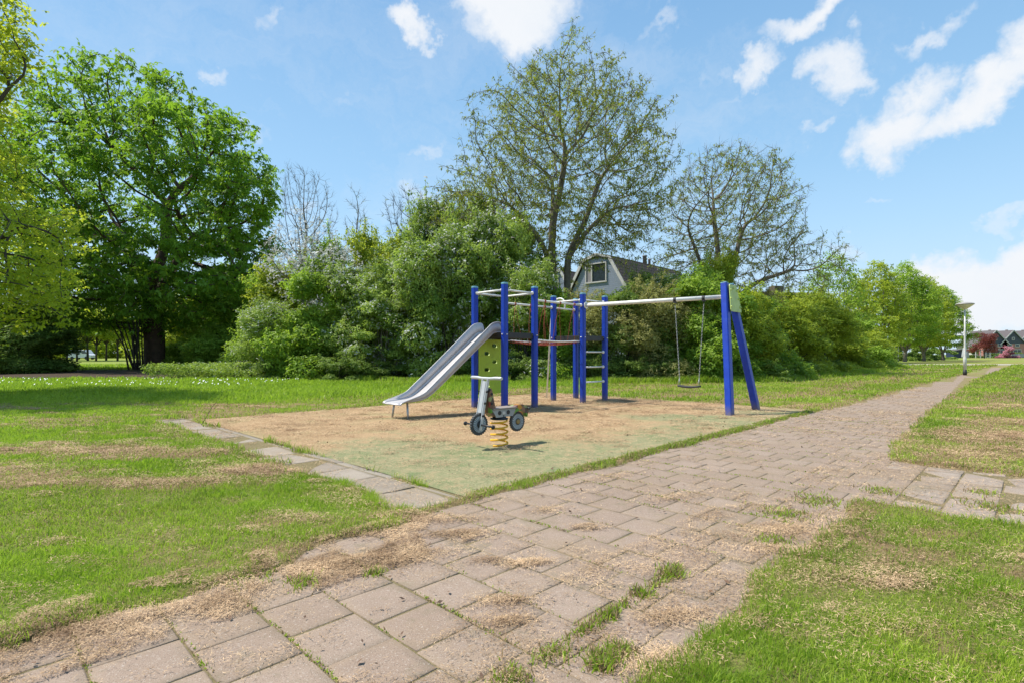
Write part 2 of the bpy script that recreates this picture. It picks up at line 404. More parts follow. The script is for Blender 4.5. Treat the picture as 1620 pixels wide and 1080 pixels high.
def build_paving():
    rr = random.Random(4)
    pm = slab_mat('concrete_slab', (.288, .210, .156), (.330, .248, .190))
    cells = []; k = 0; e = -1.8
    while e < 62:
        off = .15 if k % 2 else 0
        q = -3.21-off*0
        qs = [-3.23+.302*i for i in range(9)] if not off else [-3.23]+[-3.23+.151+.302*i for i in range(8)]+[-3.23+.302*8]
        for a, b in zip(qs, qs[1:]):
            if (a+b)/2 < qR(e)+.28: cells.append((e, e+.302, a, b))
        e += .302; k += 1
    slabs('footpath', cells, pm, 2, label='footpath of square concrete slabs in staggered rows running away to the right')
    cells = []; r2 = random.Random(9)
    q = -1.12; 
    for i in range(26):
        a = q+i*.302
        for j in range(8):
            e0 = 4.72+j*.302+(.151 if i % 2 else 0)
            if r2.random() < .93: cells.append((e0, e0+.302, a, a+.302))
    slabs('side_path', cells, slab_mat('worn_slab', (.30, .235, .185), (.37, .30, .245)), 5, gap=.014, hvar=.004, label='broken overgrown side path of slabs branching off to the right')
    cells = []; q = -3.3
    while q > -11.0:
        w = r2.uniform(.52, .62); cells.append((2.17, 2.74, q-w, q)); q -= w
    slabs('edge_path', cells, slab_mat('pale_slab', (.27, .22, .17), (.35, .295, .235), .6), 6, gap=.012, hvar=.004, label='single row of large pale slabs along the left side of the playground')
    cells = []; q = -3.28
    while q > PQ0: cells.append((2.75, 2.85, q-1.0, q)); q -= 1.0
    slabs('edging_strip', cells, slab_mat('kerb_concrete', (.25, .215, .17), (.30, .26, .21), .5), 8, gap=.006, hvar=.003, label='narrow concrete edging beside the artificial turf')
    # pale cross path far away
    t = NT('pale_asphalt'); t.color(t.mix(t.noise(1.5, 5, .6, t.pos()), (.36, .33, .30), (.5, .47, .43))); t.set(.9)
    xs = np.linspace(14, 260, 60); v = []; 
    for x in xs: v += [(x, 57.9+.3*math.sin(x*.1), .012), (x, 61.8+.3*math.sin(x*.13+1), .012)]
    me = np_mesh('cross_path', np.array(v), np.array([(2*i, 2*i+2, 2*i+3, 2*i+1) for i in range(59)]), mats=[t.m])
    tag(link('cross_path', me), 'pale path crossing the far lawn in front of the houses', 'path', kind='structure')
    # artificial turf of the playground
    t = NT('artificial_turf'); p = t.pos(); n1 = t.noise(1.1, 6, .72, p); n2 = t.noise(55, 6, .75, p); n3 = t.noise(7, 6, .75, p); n4 = t.noise(.5, 3, .5, p); n5 = t.noise(2.6, 4, .6, p)
    g = t.mix(t.rng(n2, .3, .7), (.075, .088, .034), (.34, .335, .185)); g = t.mix(t.rng(n1, .49, .58, 0, .70), g, (.115, .175, .070))
    g = t.mix(t.rng(n3, .35, .68, 0, .7), g, (.36, .30, .17))
    o = t.mix(t.rng(n2, .3, .72), (.27, .165, .085), (.50, .35, .205)); o = t.mix(t.rng(n5, .56, .68, 0, .6), o, (.25, .145, .075)); o = t.mix(t.rng(n1, .5, .62, 0, .45), o, (.30, .285, .14))
    f = t.math('ADD', t.attr('hay'), t.rng(n3, .25, .75, -.48, .48)); f = t.math('ADD', f, t.rng(n2, .3, .7, -.16, .16)); t.color(t.mix(t.rng(f, .20, .82, 0, .93), g, o))
    t.set(.95, 0, .1); t.bump(n2, .7, .012)
    E = np.linspace(PE0, PE1, 150); Qq = np.linspace(PQ0, PQ1, 120); ge, gq = np.meshgrid(E, Qq); e = ge.ravel(); q = gq.ravel(); x, y = XY(e, q)
    hh = PLAYHAY(x, y); z = .006+(fbm(x, y, .5, 61)-.5)*.014
    nq_, ne = ge.shape; i = (np.arange(nq_-1)[:, None]*ne+np.arange(ne-1)[None, :]).ravel()
    me = np_mesh('artificial_turf', np.stack([x, y, z], 1), np.stack([i, i+ne, i+ne+1, i+1], 1), mats=[t.m], attrs={'hay': hh}, smooth=True)
    tag(link('artificial_turf', me), 'green artificial turf of the playground strewn with orange dry clippings', 'artificial turf', kind='structure')
def PLAYHAY(x, y):
    e, q = EQ(x, y)
    h = .78*np.clip(sst(5.2, 8.6, y+(fbm(x, y, 1.4, 71)-.5)*4.5+(fbm(x, y, .35, 72)-.5)*2.5), 0, 1)+.16
    h = h*(.42+.58*sst(-3.6, -5.4, q+(fbm(x, y, 1., 73)-.5)*2.0))
    h = h+.5*sst(3.6, 3.0, e)*sst(-5.5, -6.5, q)
    for a, b, rx, ry, s in [(2.9,9.8,1.2,.6,1.0),(-1.9,9.6,.7,.25,.8),(5.0,10.6,.8,.5,.5),(2.2,7.4,.8,.4,.4),(-.7,6.3,1.3,.8,.8),(.3,5.3,1.5,.5,.6),(-1.0,5.4,.9,.6,.5),(3.6,8.8,1.2,.5,.4)]:
        h = h-s*sst(1.2, .3, np.sqrt(((x-a)/rx)**2+((y-b)/ry)**2))
    return np.clip(h+.08, .16, 1)
build_paving()

# ------------------------------------------------------------------ grass and clippings
def blades(rng, x, y, z, h, w, lean, tint, hy, flat=False):
    n = len(x); a = rng.random(n)*2*np.pi; dx, dy = np.cos(a), np.sin(a); sx, sy = -dy, dx
    b = rng.random(n)*2*np.pi; sx, sy = np.cos(b), np.sin(b)
    P = np.stack([x, y, z], 1); L = np.stack([dx*lean*h, dy*lean*h, h*np.sqrt(np.clip(1-lean**2*.6, .05, 1))], 1)
    S = np.stack([sx*w/2, sy*w/2, 0*w], 1)
    mid = P+L*np.array([.35, .35, .58]); tip = P+L
    V = np.stack([P-S, P+S, mid+S*.8, mid-S*.8, tip], 1).reshape(-1, 3)
    i = np.arange(n)*5
    return V, np.stack([i, i+1, i+2, i+3], 1), np.stack([i+3, i+2, i+4], 1), np.repeat(tint, 5), np.repeat(hy, 5)
def grass_mat():
    t = NT('grass_blade'); f = t.attr('tint')
    n3 = t.noise(.35, 4, .6, t.pos())
    g = t.mix(f, (.13, .205, .012), (.44, .525, .060)); g = t.mix(t.rng(n3, .42, .62, 0, .30), g, (.21, .40, .025))
    h = t.mix(f, (.17, .115, .055), (.46, .34, .17)); c = t.mix(t.attr('hay'), g, h)
    t.color(c); t.set(.5, 0, .3)
    tr = t.add('ShaderNodeBsdfTranslucent'); t.l.new(t.mix(t.attr('hay'), (.38, .58, .04), (.45, .34, .18)), tr.inputs[0])
    mx = t.add('ShaderNodeMixShader'); mx.inputs[0].default_value = .42
    t.l.new(t.p.outputs[0], mx.inputs[1]); t.l.new(tr.outputs[0], mx.inputs[2]); t.l.new(mx.outputs[0], t.out.inputs[0]); return t.m
def build_grass():
    rng = np.random.default_rng(11); gm = grass_mat()
    bands = [(1.45, 3.0, 22000, .0032, .030), (3.0, 5.0, 12500, .0045, .032), (5.0, 8.0, 5200, .0075, .038), (8, 13, 1800, .013, .042), (13, 22, 600, .024, .06), (22, 34, 190, .045, .075), (34, 62, 45, .09, .09)]
    Vs, Qs, Ts, A, B = [], [], [], [], []; off = 0
    for y0, y1, dens, w, h in bands:
        n = int(dens*(y1**2-y0**2)*1.10); y = np.sqrt(rng.random(n)*(y1**2-y0**2)+y0**2); x = (rng.random(n)*2-1)*1.10*y
        sd = lawn_sd(x, y); hy = hay(x, y); cl = fbm(x, y, .16, 51)
        keep = (sd > -.02)&(soil(x, y) < .4)&(rng.random(n) < (1-.62*hy)*(.35+1.1*cl))
        x, y, sd, hy, cl = x[keep], y[keep], sd[keep], hy[keep], cl[keep]; n = len(x)
        e, q = EQ(x, y); lush = (y > 12)&(q < -12.6)
        hh = h*rng.uniform(.5, 1.45, n)*(.45+1.2*cl)*(.7+.6*fbm(x, y, .35, 55))*np.where(lush, 1.5, 1)*(1+.7*sst(.22, .02, sd)*(y < 12))
        isH = rng.random(n) < hy*.66+.01
        lean = np.where(isH, rng.uniform(.75, 1.2, n), rng.uniform(.15, .95, n)); hh = np.where(isH, hh*.7, hh)
        zz = gz(x, y)-.004
        V, Q, T, ti, hv = blades(rng, x, y, zz, hh, w*rng.uniform(.7, 1.3, n), lean, np.clip(rng.normal(.42, .25, n)+(fbm(x, y, 1.6, 53)-.5)*1.7+(fbm(x, y, .22, 54)-.5)*.9, 0, 1), np.where(isH, 1., 0.)+np.where(isH, 0, hy*.30*rng.random(n)))
        Vs.append(V); Qs.append(Q+off); Ts.append(T+off); A.append(ti); B.append(hv); off += len(V)
    me = np_mesh('lawn_grass', np.concatenate(Vs), np.concatenate(Qs), np.concatenate(Ts), [gm], {'tint': np.concatenate(A), 'hay': np.concatenate(B)})
    tag(link('lawn_grass', me), 'bright green mown grass of the lawns with dry blades mixed in', 'grass', kind='stuff')
    # weeds along slab joints and along the turf edge
    Vs, Qs, Ts, A, B = [], [], [], [], []; off = 0
    P = []
    def line(e0, q0, e1, q1, n, s, hh):
        t = rng.random(n); e = e0+(e1-e0)*t+rng.normal(0, s, n); q = q0+(q1-q0)*t+rng.normal(0, s, n); x, y = XY(e, q)
        k = rng.random(n) < sst(.34, .58, fbm(x, y, .3, 81)+hh*2); P.append(np.stack([x[k], y[k], np.full(k.sum(), hh)], 1))
    line(2.9, -3.27, 12.4, -3.27, 30000, .045, .030); line(2.7, -3.24, 12, -3.20, 3000, .03, .025)
    line(1.45, -1.34, 2.7, -1.37, 1100, .018, .036); line(.9, -1.34, 1.5, -1.34, 250, .015, .03)
    line(2.85, -10.5, 12.4, -10.6, 8000, .05, .035)
    for k in range(60):
        e = .303*rng.integers(-4, 40)+-1.8+.302*4; line(e, -3.2, e, -1.2, 150, .008, .012)
    for (x0, y0, s, n, h) in [(.62,2.56,.03,160,.042),(.42,2.36,.025,120,.038),(.84,2.80,.035,240,.048),(.16,2.06,.035,160,.034),(.0,1.90,.04,200,.035),(.33,1.98,.03,200,.045),(.42,2.07,.03,160,.04),(-.72,2.82,.03,140,.03),(-1.35,2.78,.06,200,.03),(-1.05,2.70,.05,160,.035),(.35,2.02,.03,200,.04),
                             (1.95,3.85,.09,420,.03),(2.4,4.2,.10,380,.03),(3.1,4.5,.08,200,.03),(1.6,3.3,.06,220,.03),(3.6,4.05,.10,280,.035),(3.9,4.45,.06,150,.03)]:
        P.append(np.stack([x0+rng.normal(0, s, n), y0+rng.normal(0, s, n), np.full(n, h)], 1))
    P = np.concatenate(P); n = len(P)
    V, Q, T, ti, hv = blades(rng, P[:,0], P[:,1], np.full(n, .0), P[:,2]*rng.uniform(.5, 1.4, n), .005*rng.uniform(.7, 1.3, n)*(1+P[:,1]*.12), rng.uniform(.2, 1, n), np.clip(rng.normal(.4, .3, n), 0, 1), (rng.random(n) < .42)*1.)
    me = np_mesh('joint_weeds', V, Q, T, [gm], {'tint': ti, 'hay': hv}); tag(link('joint_weeds', me), 'tufts of weeds growing from the slab joints and turf edge', 'weeds', kind='stuff')
    # dry clippings: flat curled slivers
    P = []
    def pile(x0, y0, sx, sy, n, zz, rot=0):
        n = int(n*1.7)
        a, b = rng.normal(0, sx, n), rng.normal(0, sy, n); c, s = math.cos(rot), math.sin(rot)
        x = x0+a*c-b*s; y = y0+a*s+b*c; z = zz*np.exp(-.5*((a/sx)**2+(b/sy)**2))*rng.random(n); P.append(np.stack([x, y, z], 1))
    def scat(e0, e1, q0, q1, n, th, sc, s=91):
        e = rng.uniform(e0, e1, n); q = rng.uniform(q0, q1, n); x, y = XY(e, q); k = fbm(x, y, sc, s) > th+rng.normal(0, .05, n)
        P.append(np.stack([x[k], y[k], rng.random(k.sum())*.012], 1))
    scat(-2, 2.3, -3.15, -2.50, 80000, .47, .22); scat(-2, 2.6, -3.05, -1.2, 34000, .57, .12, 92); scat(2.2, 13, -3.3, -1.2, 42000, .60, .28)
    scat(1.9, 2.95, -10.8, -3.2, 20000, .52, .3); scat(4.5, 7.1, -1.6, 2.5, 26000, .50, .3); scat(-1, 4.6, -1.75, -.8, 46000, .46, .2); scat(7, 22, -3.1, -1.1, 26000, .56, .5)
    for x0, y0, sx, sy, n, z, r in [(-.87,2.95,.20,.06,2600,.035,.35),(-.35,3.43,.12,.04,900,.02,.2),(-.02,2.50,.08,.03,500,.012,0),(-.02,2.30,.06,.025,450,.02,.3),(.10,2.95,.08,.03,500,.02,.2),(-.12,2.98,.06,.03,300,.015,0),
            (.50,3.55,.07,.03,400,.03,.1),(-1.6,2.35,.3,.06,2600,.025,.5),(-.55,3.0,.2,.05,900,.015,.6),(.72,2.35,.10,.05,900,.02,.3),(.55,2.0,.10,.05,800,.02,.5),(1.75,3.5,.16,.07,1400,.02,.2),(1.55,3.15,.1,.05,700,.02,0),
            (-.55,3.72,.2,.05,900,.02,.1),(-.80,3.72,.08,.03,500,.02,0),(1.3,4.3,.2,.06,500,.015,.4),(.9,5.0,.25,.06,600,.015,.6),(-.72,3.78,.12,.04,700,.03,.2),(.25,3.95,.1,.05,300,.015,.5)]:
        pile(x0, y0, sx, sy, n, z, r)
    e = rng.uniform(PE0, PE1, 170000); q = rng.uniform(PQ0, PQ1, 170000); x, y = XY(e, q); k = rng.random(170000) < (.5+PLAYHAY(x, y)*.5)*sst(.3,.6,fbm(x,y,.4,97)); P.append(np.stack([x[k], y[k], .008+rng.random(k.sum())*.01], 1))
    for i in range(120):
        e = rng.uniform(PE0+.3, PE1-.3); q = rng.uniform(PQ0+.3, PQ1-.3); x, y = XY(e, q); s = rng.uniform(.03, .11); pile(x, y, s*1.6, s, int(200*s/.07), .03, rng.random())
    # piles on the lawn
    for i in range(80):
        a_, b_, rx, ry, s_ = HAYB[rng.integers(len(HAYB))]; x0 = a_+rng.normal(0, rx*.55); y0 = b_+rng.normal(0, ry*.6)
        if lawn_sd(np.array([x0]), np.array([y0]))[0] > .05: k_ = rng.uniform(.05, .16); pile(x0, y0, k_*1.9, k_*.7, int(200+4000*k_*s_), .018, rng.normal(0, .3))
    for i in range(230):
        y0 = math.sqrt(rng.uniform(1.8**2, 12**2)); x0 = rng.uniform(-1.05, 1.05)*y0
        if lawn_sd(np.array([x0]), np.array([y0]))[0] > .1: k_ = rng.uniform(.03, .10)*(1+y0*.06); pile(x0, y0, k_*1.7, k_*.8, int(90+2200*k_), .025, rng.normal(0, .4))
    n = 190000; y = np.sqrt(rng.random(n)*(9**2-1.6**2)+1.6**2); x = (rng.random(n)*2-1)*1.08*y; sd = lawn_sd(x, y); k = (sd > 0)&(rng.random(n) < sst(.35, 1, hay(x, y))*1.1); x, y = x[k], y[k]
    P.append(np.stack([x, y, gz(x, y)+.01+rng.random(len(x))*.03], 1))
    P = np.concatenate(P); n = len(P); x, y = P[:,0], P[:,1]; sdl = lawn_sd(x, y); z = np.where(sdl > 0, np.maximum(P[:,2], gz(x, y)+.016+P[:,2]*.8), P[:,2]+.010)
    a = rng.random(n)*2*np.pi; L = rng.uniform(.006, .022, n)*(1+y*.06); w = rng.uniform(.0007, .0015, n)*(1+y*.26)
    d = np.stack([np.cos(a), np.sin(a), rng.normal(0, .22, n)], 1)*L[:,None]/2; s = np.stack([-np.sin(a), np.cos(a), rng.normal(0, .3, n)], 1)*w[:,None]/2
    c = np.stack([x, y, z+np.abs(d[:,2])], 1); bend = s*rng.normal(0, 4, n)[:,None]
    V = np.stack([c-d-s, c-d+s, c+s+bend, c-s+bend, c+d+s*.4, c+d-s*.4], 1).reshape(-1, 3); i = np.arange(n)*6
    t = NT('dry_clipping'); t.color(t.mix(t.attr('tint'), (.21, .125, .065), (.68, .475, .28))); t.set(.8, 0, .2)
    me = np_mesh('dry_clippings', V, np.concatenate([np.stack([i, i+1, i+2, i+3], 1), np.stack([i+3, i+2, i+4, i+5], 1)]), None, [t.m], {'tint': np.repeat(np.clip(rng.normal(.52, .24, n)+(fbm(x, y, .15, 98)-.5)*1.5, 0, 1), 6)})
    tag(link('dry_clippings', me), 'orange and straw coloured mowing clippings strewn over slabs and turf', 'dry clippings', kind='stuff')
    n = 2600; e = rng.uniform(-1.8, 13, n); q = rng.uniform(-10.4, -1.1, n); k = (q > -3.2)|((e > PE0)&(e < PE1)); e, q = e[k], q[k]; x, y = XY(e, q); n = len(x)
    L = rng.uniform(.008, .03, n)*(1+y*.05); w = L*rng.uniform(.25, .7, n); a = rng.random(n)*6.28; d = np.stack([np.cos(a), np.sin(a), rng.normal(0, .25, n)], 1)*L[:,None]/2; s = np.stack([-np.sin(a), np.cos(a), rng.normal(0, .3, n)], 1)*w[:,None]/2; c = np.stack([x, y, np.full(n, .016)], 1)
    V = np.stack([c-d, c+s, c+d, c-s], 1).reshape(-1, 3); i = np.arange(n)*4; t = NT('dead_leaf_bit'); t.color(t.mix(t.attr('tint'), (.04, .022, .014), (.16, .085, .045))); t.set(.8)
    me = np_mesh('leaf_litter', V, np.stack([i, i+1, i+2, i+3], 1), None, [t.m], {'tint': np.repeat(rng.random(n), 4)}); tag(link('leaf_litter', me), 'dark bits of dead leaf and bark scattered over slabs and turf', 'leaf litter', kind='stuff')
    # daisies
    n = 300; y = rng.uniform(18, 24, n); x = rng.uniform(-26, -9, n); k = fbm(x, y, 2, 95) > .5; x, y = x[k], y[k]; n = len(x); s = rng.uniform(.010, .024, n)
    z = np.full(n, .13); th = np.arange(6)*np.pi/3
    V = np.stack([np.stack([x+s*math.cos(t_), y+s*math.sin(t_), z+.02*math.sin(t_)], 1) for t_ in th], 1).reshape(-1, 3); i = np.arange(n)*6
    t = NT('daisy_petal'); t.color(t.mix(t.noise(20), (.7, .7, .66), (.85, .85, .85))); t.set(.7)
    me = np_mesh('daisies', V, np.concatenate([np.stack([i, i+1, i+2, i+3], 1), np.stack([i, i+3, i+4, i+5], 1)]), None, [t.m]); tag(link('daisies', me), 'white daisies dotted through the lush lawn under the chestnut tree', 'daisies', kind='stuff')
build_grass()
# ==== PLAYGROUND ====
BLUE = pmat('blue_paint', (.004, .038, .36), .4, var=.12, scale=9, bump=.05, grime=(.035,.05,.16))
def scuffed_blue():
    t = NT('scuffed_blue_paint'); c0 = t.coord(); n = t.noise(9, 6, .7, c0); f = t.noise(40, 6, .75, c0); c = t.mix(t.rng(n, .3, .7), (.004,.030,.30), (.006,.048,.42))
    c = t.mix(t.rng(f, .60, .74, 0, .65), c, (.10,.12,.20)); c = t.mix(t.rng(n, .60, .72, 0, .35), c, (.045,.07,.20))
    sp = t.add('ShaderNodeSeparateXYZ'); t.l.new(t.pos(), sp.inputs[0]); s = t.math('ADD', sp.outputs['Z'], t.rng(f, .2, .8, -.12, .12)); c = t.mix(t.rng(s, .02, .20, .75, 0), c, (.16,.125,.08))
    t.color(c); t.set(.42, 0, .4); t.p.inputs['Roughness'].default_value = .42; t.bump(f, .12, .004); return t.m
BLUE = scuffed_blue()
CAP = pmat('pale_blue_cap', (.16, .36, .44), .5); WHITE = pmat('white_coated_steel', (.76, .745, .69), .45, var=.06, grime=(.42,.40,.35))
STEEL = pmat('brushed_stainless', (.50, .475, .465), .45, .25, var=.08, scale=3, bump=.03, bscale=90, grime=(.30,.30,.31))
GALV = pmat('galvanised_steel', (.42, .42, .41), .45, .7); BLACK = pmat('black_board', (.018, .018, .02), .5, grime=(.05,.045,.04))
LIME = pmat('lime_green_panel', (.40, .58, .03), .42, var=.1, scale=4, grime=(.20,.27,.05)); PALEG = pmat('pale_green_plate', (.42, .52, .14), .5, grime=(.30,.36,.16))
ROPE = pmat('red_rope', (.30, .06, .032), .8, var=.4, scale=60, bump=.6, bscale=220); RUB = pmat('black_rubber', (.022, .022, .024), .7, var=.3, grime=(.07,.065,.055))
BOLT = pmat('bolt_steel', (.62, .63, .65), .3, .5)
SPR = pmat('yellow_spring_paint', (.80, .42, .015), .65, var=.12, grime=(.4,.2,.03))
def build_climber():
    ox, oy = -.15, 10.86; th = math.atan2(UY, UX)
    r = empty('climbing_frame', (ox, oy, 0), th)
    tag(r, 'blue post climbing frame with steel slide, red rope bridge and swing beam on the turf', 'climbing frame')
    S = .905; H = 2.57; posts = [(0,0),(0,S),(S,0),(S,S),(2.61,0),(3.515,0),(2.61,S),(3.515,S)]
    for i, (x, y) in enumerate(posts):
        p = MB().box((x, y, H/2-.06), (.125, .125, H+.1), ch=.024).build('post', BLUE, r, .004)
        MB().box((x, y, H), (.131, .131, .03), ch=.026).box((x, y, H+.019), (.10, .10, .01), ch=.02).build('post_cap', CAP, p, .006)
    def bar(name, a, b, rad=.021, ends=True):
        a, b = Vector(a), Vector(b); d = (b-a).normalized(); a2, b2 = a+d*.065, b-d*.065
        o = MB().tube([a2, b2], rad, 12).build(name, WHITE, r)
        if ends:
            for p, s in ((a2, 1), (b2, -1)):
                MB().tube([p-d*s*.004, p+d*s*.012, p+d*s*.034, p+d*s*.045], [.036, .038, .030, .022], 14).build('end_flange', WHITE, o)
        return o
    def pr(i, z): return (posts[i][0], posts[i][1], z)
    for a, b in ((0,1),(0,2),(1,3),(2,3)): bar('top_rail', pr(a,2.445), pr(b,2.445))
    for a, b in ((4,5),(4,6)): bar('top_rail', pr(a,2.43), pr(b,2.43))
    bar('top_rail', pr(5,2.43), pr(7,2.43))
    bar('bridge_rail', pr(2,2.30), pr(4,2.30), .024); bar('bridge_rail', pr(3,2.30), pr(6,2.30), .024); bar('pole_rail', pr(6,2.29), pr(7,2.29), .022)
    for z in (.485, .845, 1.205): bar('rung', pr(4,z), pr(5,z), .019)
    # platforms
    for x0 in (0, 2.61):
        pf = MB().box((x0+S/2, S/2, 1.575), (S-.13, S-.02, .035)).build('platform', BLACK, r, .004)
        for (a, b) in (((0,0),(S,0)),((0,S),(S,S)),((0,0),(0,S)),((S,0),(S,S))):
            c = ((a[0]+b[0])/2+x0, (a[1]+b[1])/2, 1.535); dx = abs(b[0]-a[0]); dy = abs(b[1]-a[1])
            MB().box(c, (dx-.13 if dx else .03, dy-.13 if dy else .03, .11)).build('fascia', BLACK, pf, .003)
    m = None
    for x, y in posts:
        for sx, sy in ((0,-1),(-1,0),(1,0)):
            c = Vector((x+sx*.063, y+sy*.063, 1.55)); d = Vector((sx, sy, 0)); MB().tube([c-d*.004, c+d*.012, c+d*.02], [.017, .016, .008], 10).build('bolt_cap', BOLT, r)
    # climbing panel with oval hand holes (boolean free: strip grid with holes stitched round)
    px0, px1, z0, z1 = .085, .82, .29, 1.47; holes = [(.56,1.335),(.335,1.165),(.56,.985),(.335,.815),(.58,.645),(.335,.475)]
    b = MB(); rows = [z0]+sum([[hz-.045, hz+.045] for _, hz in sorted(holes, key=lambda h: h[1])], [])+[z1]; hs = sorted(holes, key=lambda h: h[1])
    Y0, Y1 = S-.03, S+.0
    def quad(x0, x1, a, c):
        b.add([(x0,Y0,a),(x1,Y0,a),(x1,Y0,c),(x0,Y0,c)], [(0,1,2,3)]); b.add([(x0,Y1,a),(x1,Y1,a),(x1,Y1,c),(x0,Y1,c)], [(3,2,1,0)])
    for i in range(0, len(rows)-1, 2): quad(px0, px1, rows[i], rows[i+1])
    rims = []
    for hx, hz in hs:
        hw = .085; quad(px0, hx-hw-.005, hz-.045, hz+.045); quad(hx+hw+.005, px1, hz-.045, hz+.045)
        n = 24; el = []
        for k in range(n):
            a = 2*math.pi*k/n; ex = hx+(.040 if math.cos(a) > 0 else -.040)+.040*math.cos(a); ez = hz+.040*math.sin(a); el.append((ex, ez))
        bx = []
        for ex, ez in el:
            dx, dz = ex-hx, ez-hz; s = min((hw+.005)/max(abs(dx), 1e-6), .045/max(abs(dz), 1e-6)); bx.append((hx+dx*s, hz+dz*s))
        # corners of the cell
        for Y in (Y0, Y1):
            vs = [(x, Y, z) for x, z in el]+[(x, Y, z) for x, z in bx]; fs = [(k, (k+1)%n, n+(k+1)%n, n+k) for k in range(n)]
            cor = [(hx+(hw+.005)*sx, Y, hz+.045*sz) for sx, sz in ((1,1),(-1,1),(-1,-1),(1,-1))]; base = len(vs); vs += cor
            for k in range(n):
                p, q = bx[k], bx[(k+1)%n]
                if abs(p[0]-q[0]) > 1e-5 and abs(p[1]-q[1]) > 1e-5:
                    j = {(1,1):0,(-1,1):1,(-1,-1):2,(1,-1):3}[(1 if p[0]+q[0] > 2*hx else -1, 1 if p[1]+q[1] > 2*hz else -1)]
                    fs.append((n+k, n+(k+1)%n, base+j))
            b.add(vs, fs)
        rim = MB(); rim.add([(x, Y0, z) for x, z in el]+[(x, Y1, z) for x, z in el], [(k, (k+1)%n, n+(k+1)%n, n+k) for k in range(n)], True); rims.append(rim)
    b.add([(px0,Y0,z0),(px1,Y0,z0),(px1,Y1,z0),(px0,Y1,z0)], [(0,1,2,3)]); b.add([(px0,Y0,z1),(px1,Y0,z1),(px1,Y1,z1),(px0,Y1,z1)], [(0,1,2,3)])
    b.add([(px0,Y0,z0),(px0,Y0,z1),(px0,Y1,z1),(px0,Y1,z0)], [(0,1,2,3)]); b.add([(px1,Y0,z0),(px1,Y0,z1),(px1,Y1,z1),(px1,Y1,z0)], [(0,1,2,3)])
    pn = b.build('climbing_panel', LIME, r); [q_.build('hand_hole', PALEG, pn) for q_ in rims]
    # slide
    yc = S/2; prof = [(.10,1.585),(.06,1.585),(-.02,1.583),(-.10,1.565),(-.17,1.52),(-.5,1.275),(-.85,1.013),(-1.2,.75),(-1.55,.49),(-1.68,.405),(-1.79,.352),(-1.92,.322),(-2.1,.305),(-2.25,.297),(-2.33,.285),(-2.35,.265)]
    hts = [.12,.20,.215,.215,.205,.19,.175,.165,.155,.145,.125,.10,.065,.035,.02,.012]
    def cr(a, m=4):
        o = []; a = [np.array(v, float) for v in a]
        for i in range(len(a)-1):
            p0, p1, p2, p3 = a[max(i-1,0)], a[i], a[i+1], a[min(i+2,len(a)-1)]
            for k in range(m): t = k/m; o.append(.5*((2*p1)+(p2-p0)*t+(2*p0-5*p1+4*p2-p3)*t*t+(3*p1-p0-3*p2+p3)*t**3))
        return o+[a[-1]]
    both = cr([(x, z, hh) for (x, z), hh in zip(prof, hts)]); prof = [(float(v[0]), float(v[1])) for v in both]; hts = [max(.008, float(v[2])) for v in both]
    V = []; n = len(prof); rail = [[], []]
    for i, (x, z) in enumerate(prof):
        a = Vector(prof[max(i-1,0)]); c = Vector(prof[min(i+1,n-1)]); t = (c-a).normalized(); nn = Vector((t.y, -t.x)) if t.x < 0 else Vector((-t.y, t.x))
        if nn.y < 0: nn = -nn
        h = hts[i]; sec = [(-.275,h),(-.268,h*.5),(-.26,.03),(-.252,.010),(-.235,0),(0,0),(.235,0),(.252,.010),(.26,.03),(.268,h*.5),(.275,h)]
        for k, (yy, hh) in enumerate(sec):
            hh = min(hh, h) if k not in (4,5,6) else 0
            V.append((x+nn.x*hh, yc+yy, z+nn.y*hh))
        rail[0].append((x+nn.x*h, yc-.283, z+nn.y*h)); rail[1].append((x+nn.x*h, yc+.283, z+nn.y*h))
    sm = MB()
    for k0, k1 in ((0,2),(2,4),(4,6),(6,8),(8,10)):
        w = k1-k0+1; sm.add([V[i*11+k] for i in range(n) for k in range(k0, k1+1)], [(i*w+k, i*w+k+1, (i+1)*w+k+1, (i+1)*w+k) for i in range(n-1) for k in range(w-1)], True)
    sl = sm.build('slide', STEEL, r); so_ = sl.modifiers.new('thickness', 'SOLIDIFY'); so_.thickness = .006; so_.offset = 0
    for rl in rail: MB().tube(rl, .0095, 10).build('slide_rail', STEEL, sl)
    MB().tube([(-2.345, yc-.27, .268), (-2.345, yc+.27, .268)], .010, 10).build('slide_lip', STEEL, sl)
    for s in (-1, 1): MB().tube([(-2.17, yc+s*.2, .29), (-2.19, yc+s*.255, -.04)], .019, 10).build('slide_foot', GALV, sl)
    # fireman's pole with arched top
    def arc(p0, p1, rise, n=9):
        a, b_ = Vector(p0), Vector(p1); m = (a+b_)/2; u = (a-b_)/2
        return [m+u*math.cos(math.pi*k/n)+Vector((0,0,rise*math.sin(math.pi*k/n))) for k in range(n+1)]
    bx = 3.06; MB().tube([(bx, S, 2.29)]+arc((bx, S, 2.42), (bx, S+.43, 2.34), .19)+[(bx, S+.46, 2.0), (bx, S+.617, -.03)], .0205, 12).build('slide_pole', WHITE, r)
    # rope bridge: slung net between the towers
    xs0, xs1 = S+.065, 2.61-.065; L = xs1-xs0
    def edge(y, t): return Vector((xs0+L*t, y, 1.45-.045*4*t*(1-t)*.8))
    net = MB(); 
    for y in (.10, S-.10):
        for o_ in (0, .035): net.tube([edge(y+o_*(1 if y > .4 else -1)*.3, k/10)+Vector((0,0,-o_)) for k in range(11)], .0052, 6)
    for k in range(11):
        t = k/10; a = edge(.10, t); c = edge(S-.10, t); net.tube([a.lerp(c, j/6)-Vector((0,0,.065*4*(j/6)*(1-j/6))) for j in range(7)], .005, 6)
    for j in (1,2,3,4,5):
        net.tube([edge(.10, k/10).lerp(edge(S-.10, k/10), j/6)-Vector((0,0,.065*4*(j/6)*(1-j/6))) for k in range(11)], .005, 6)
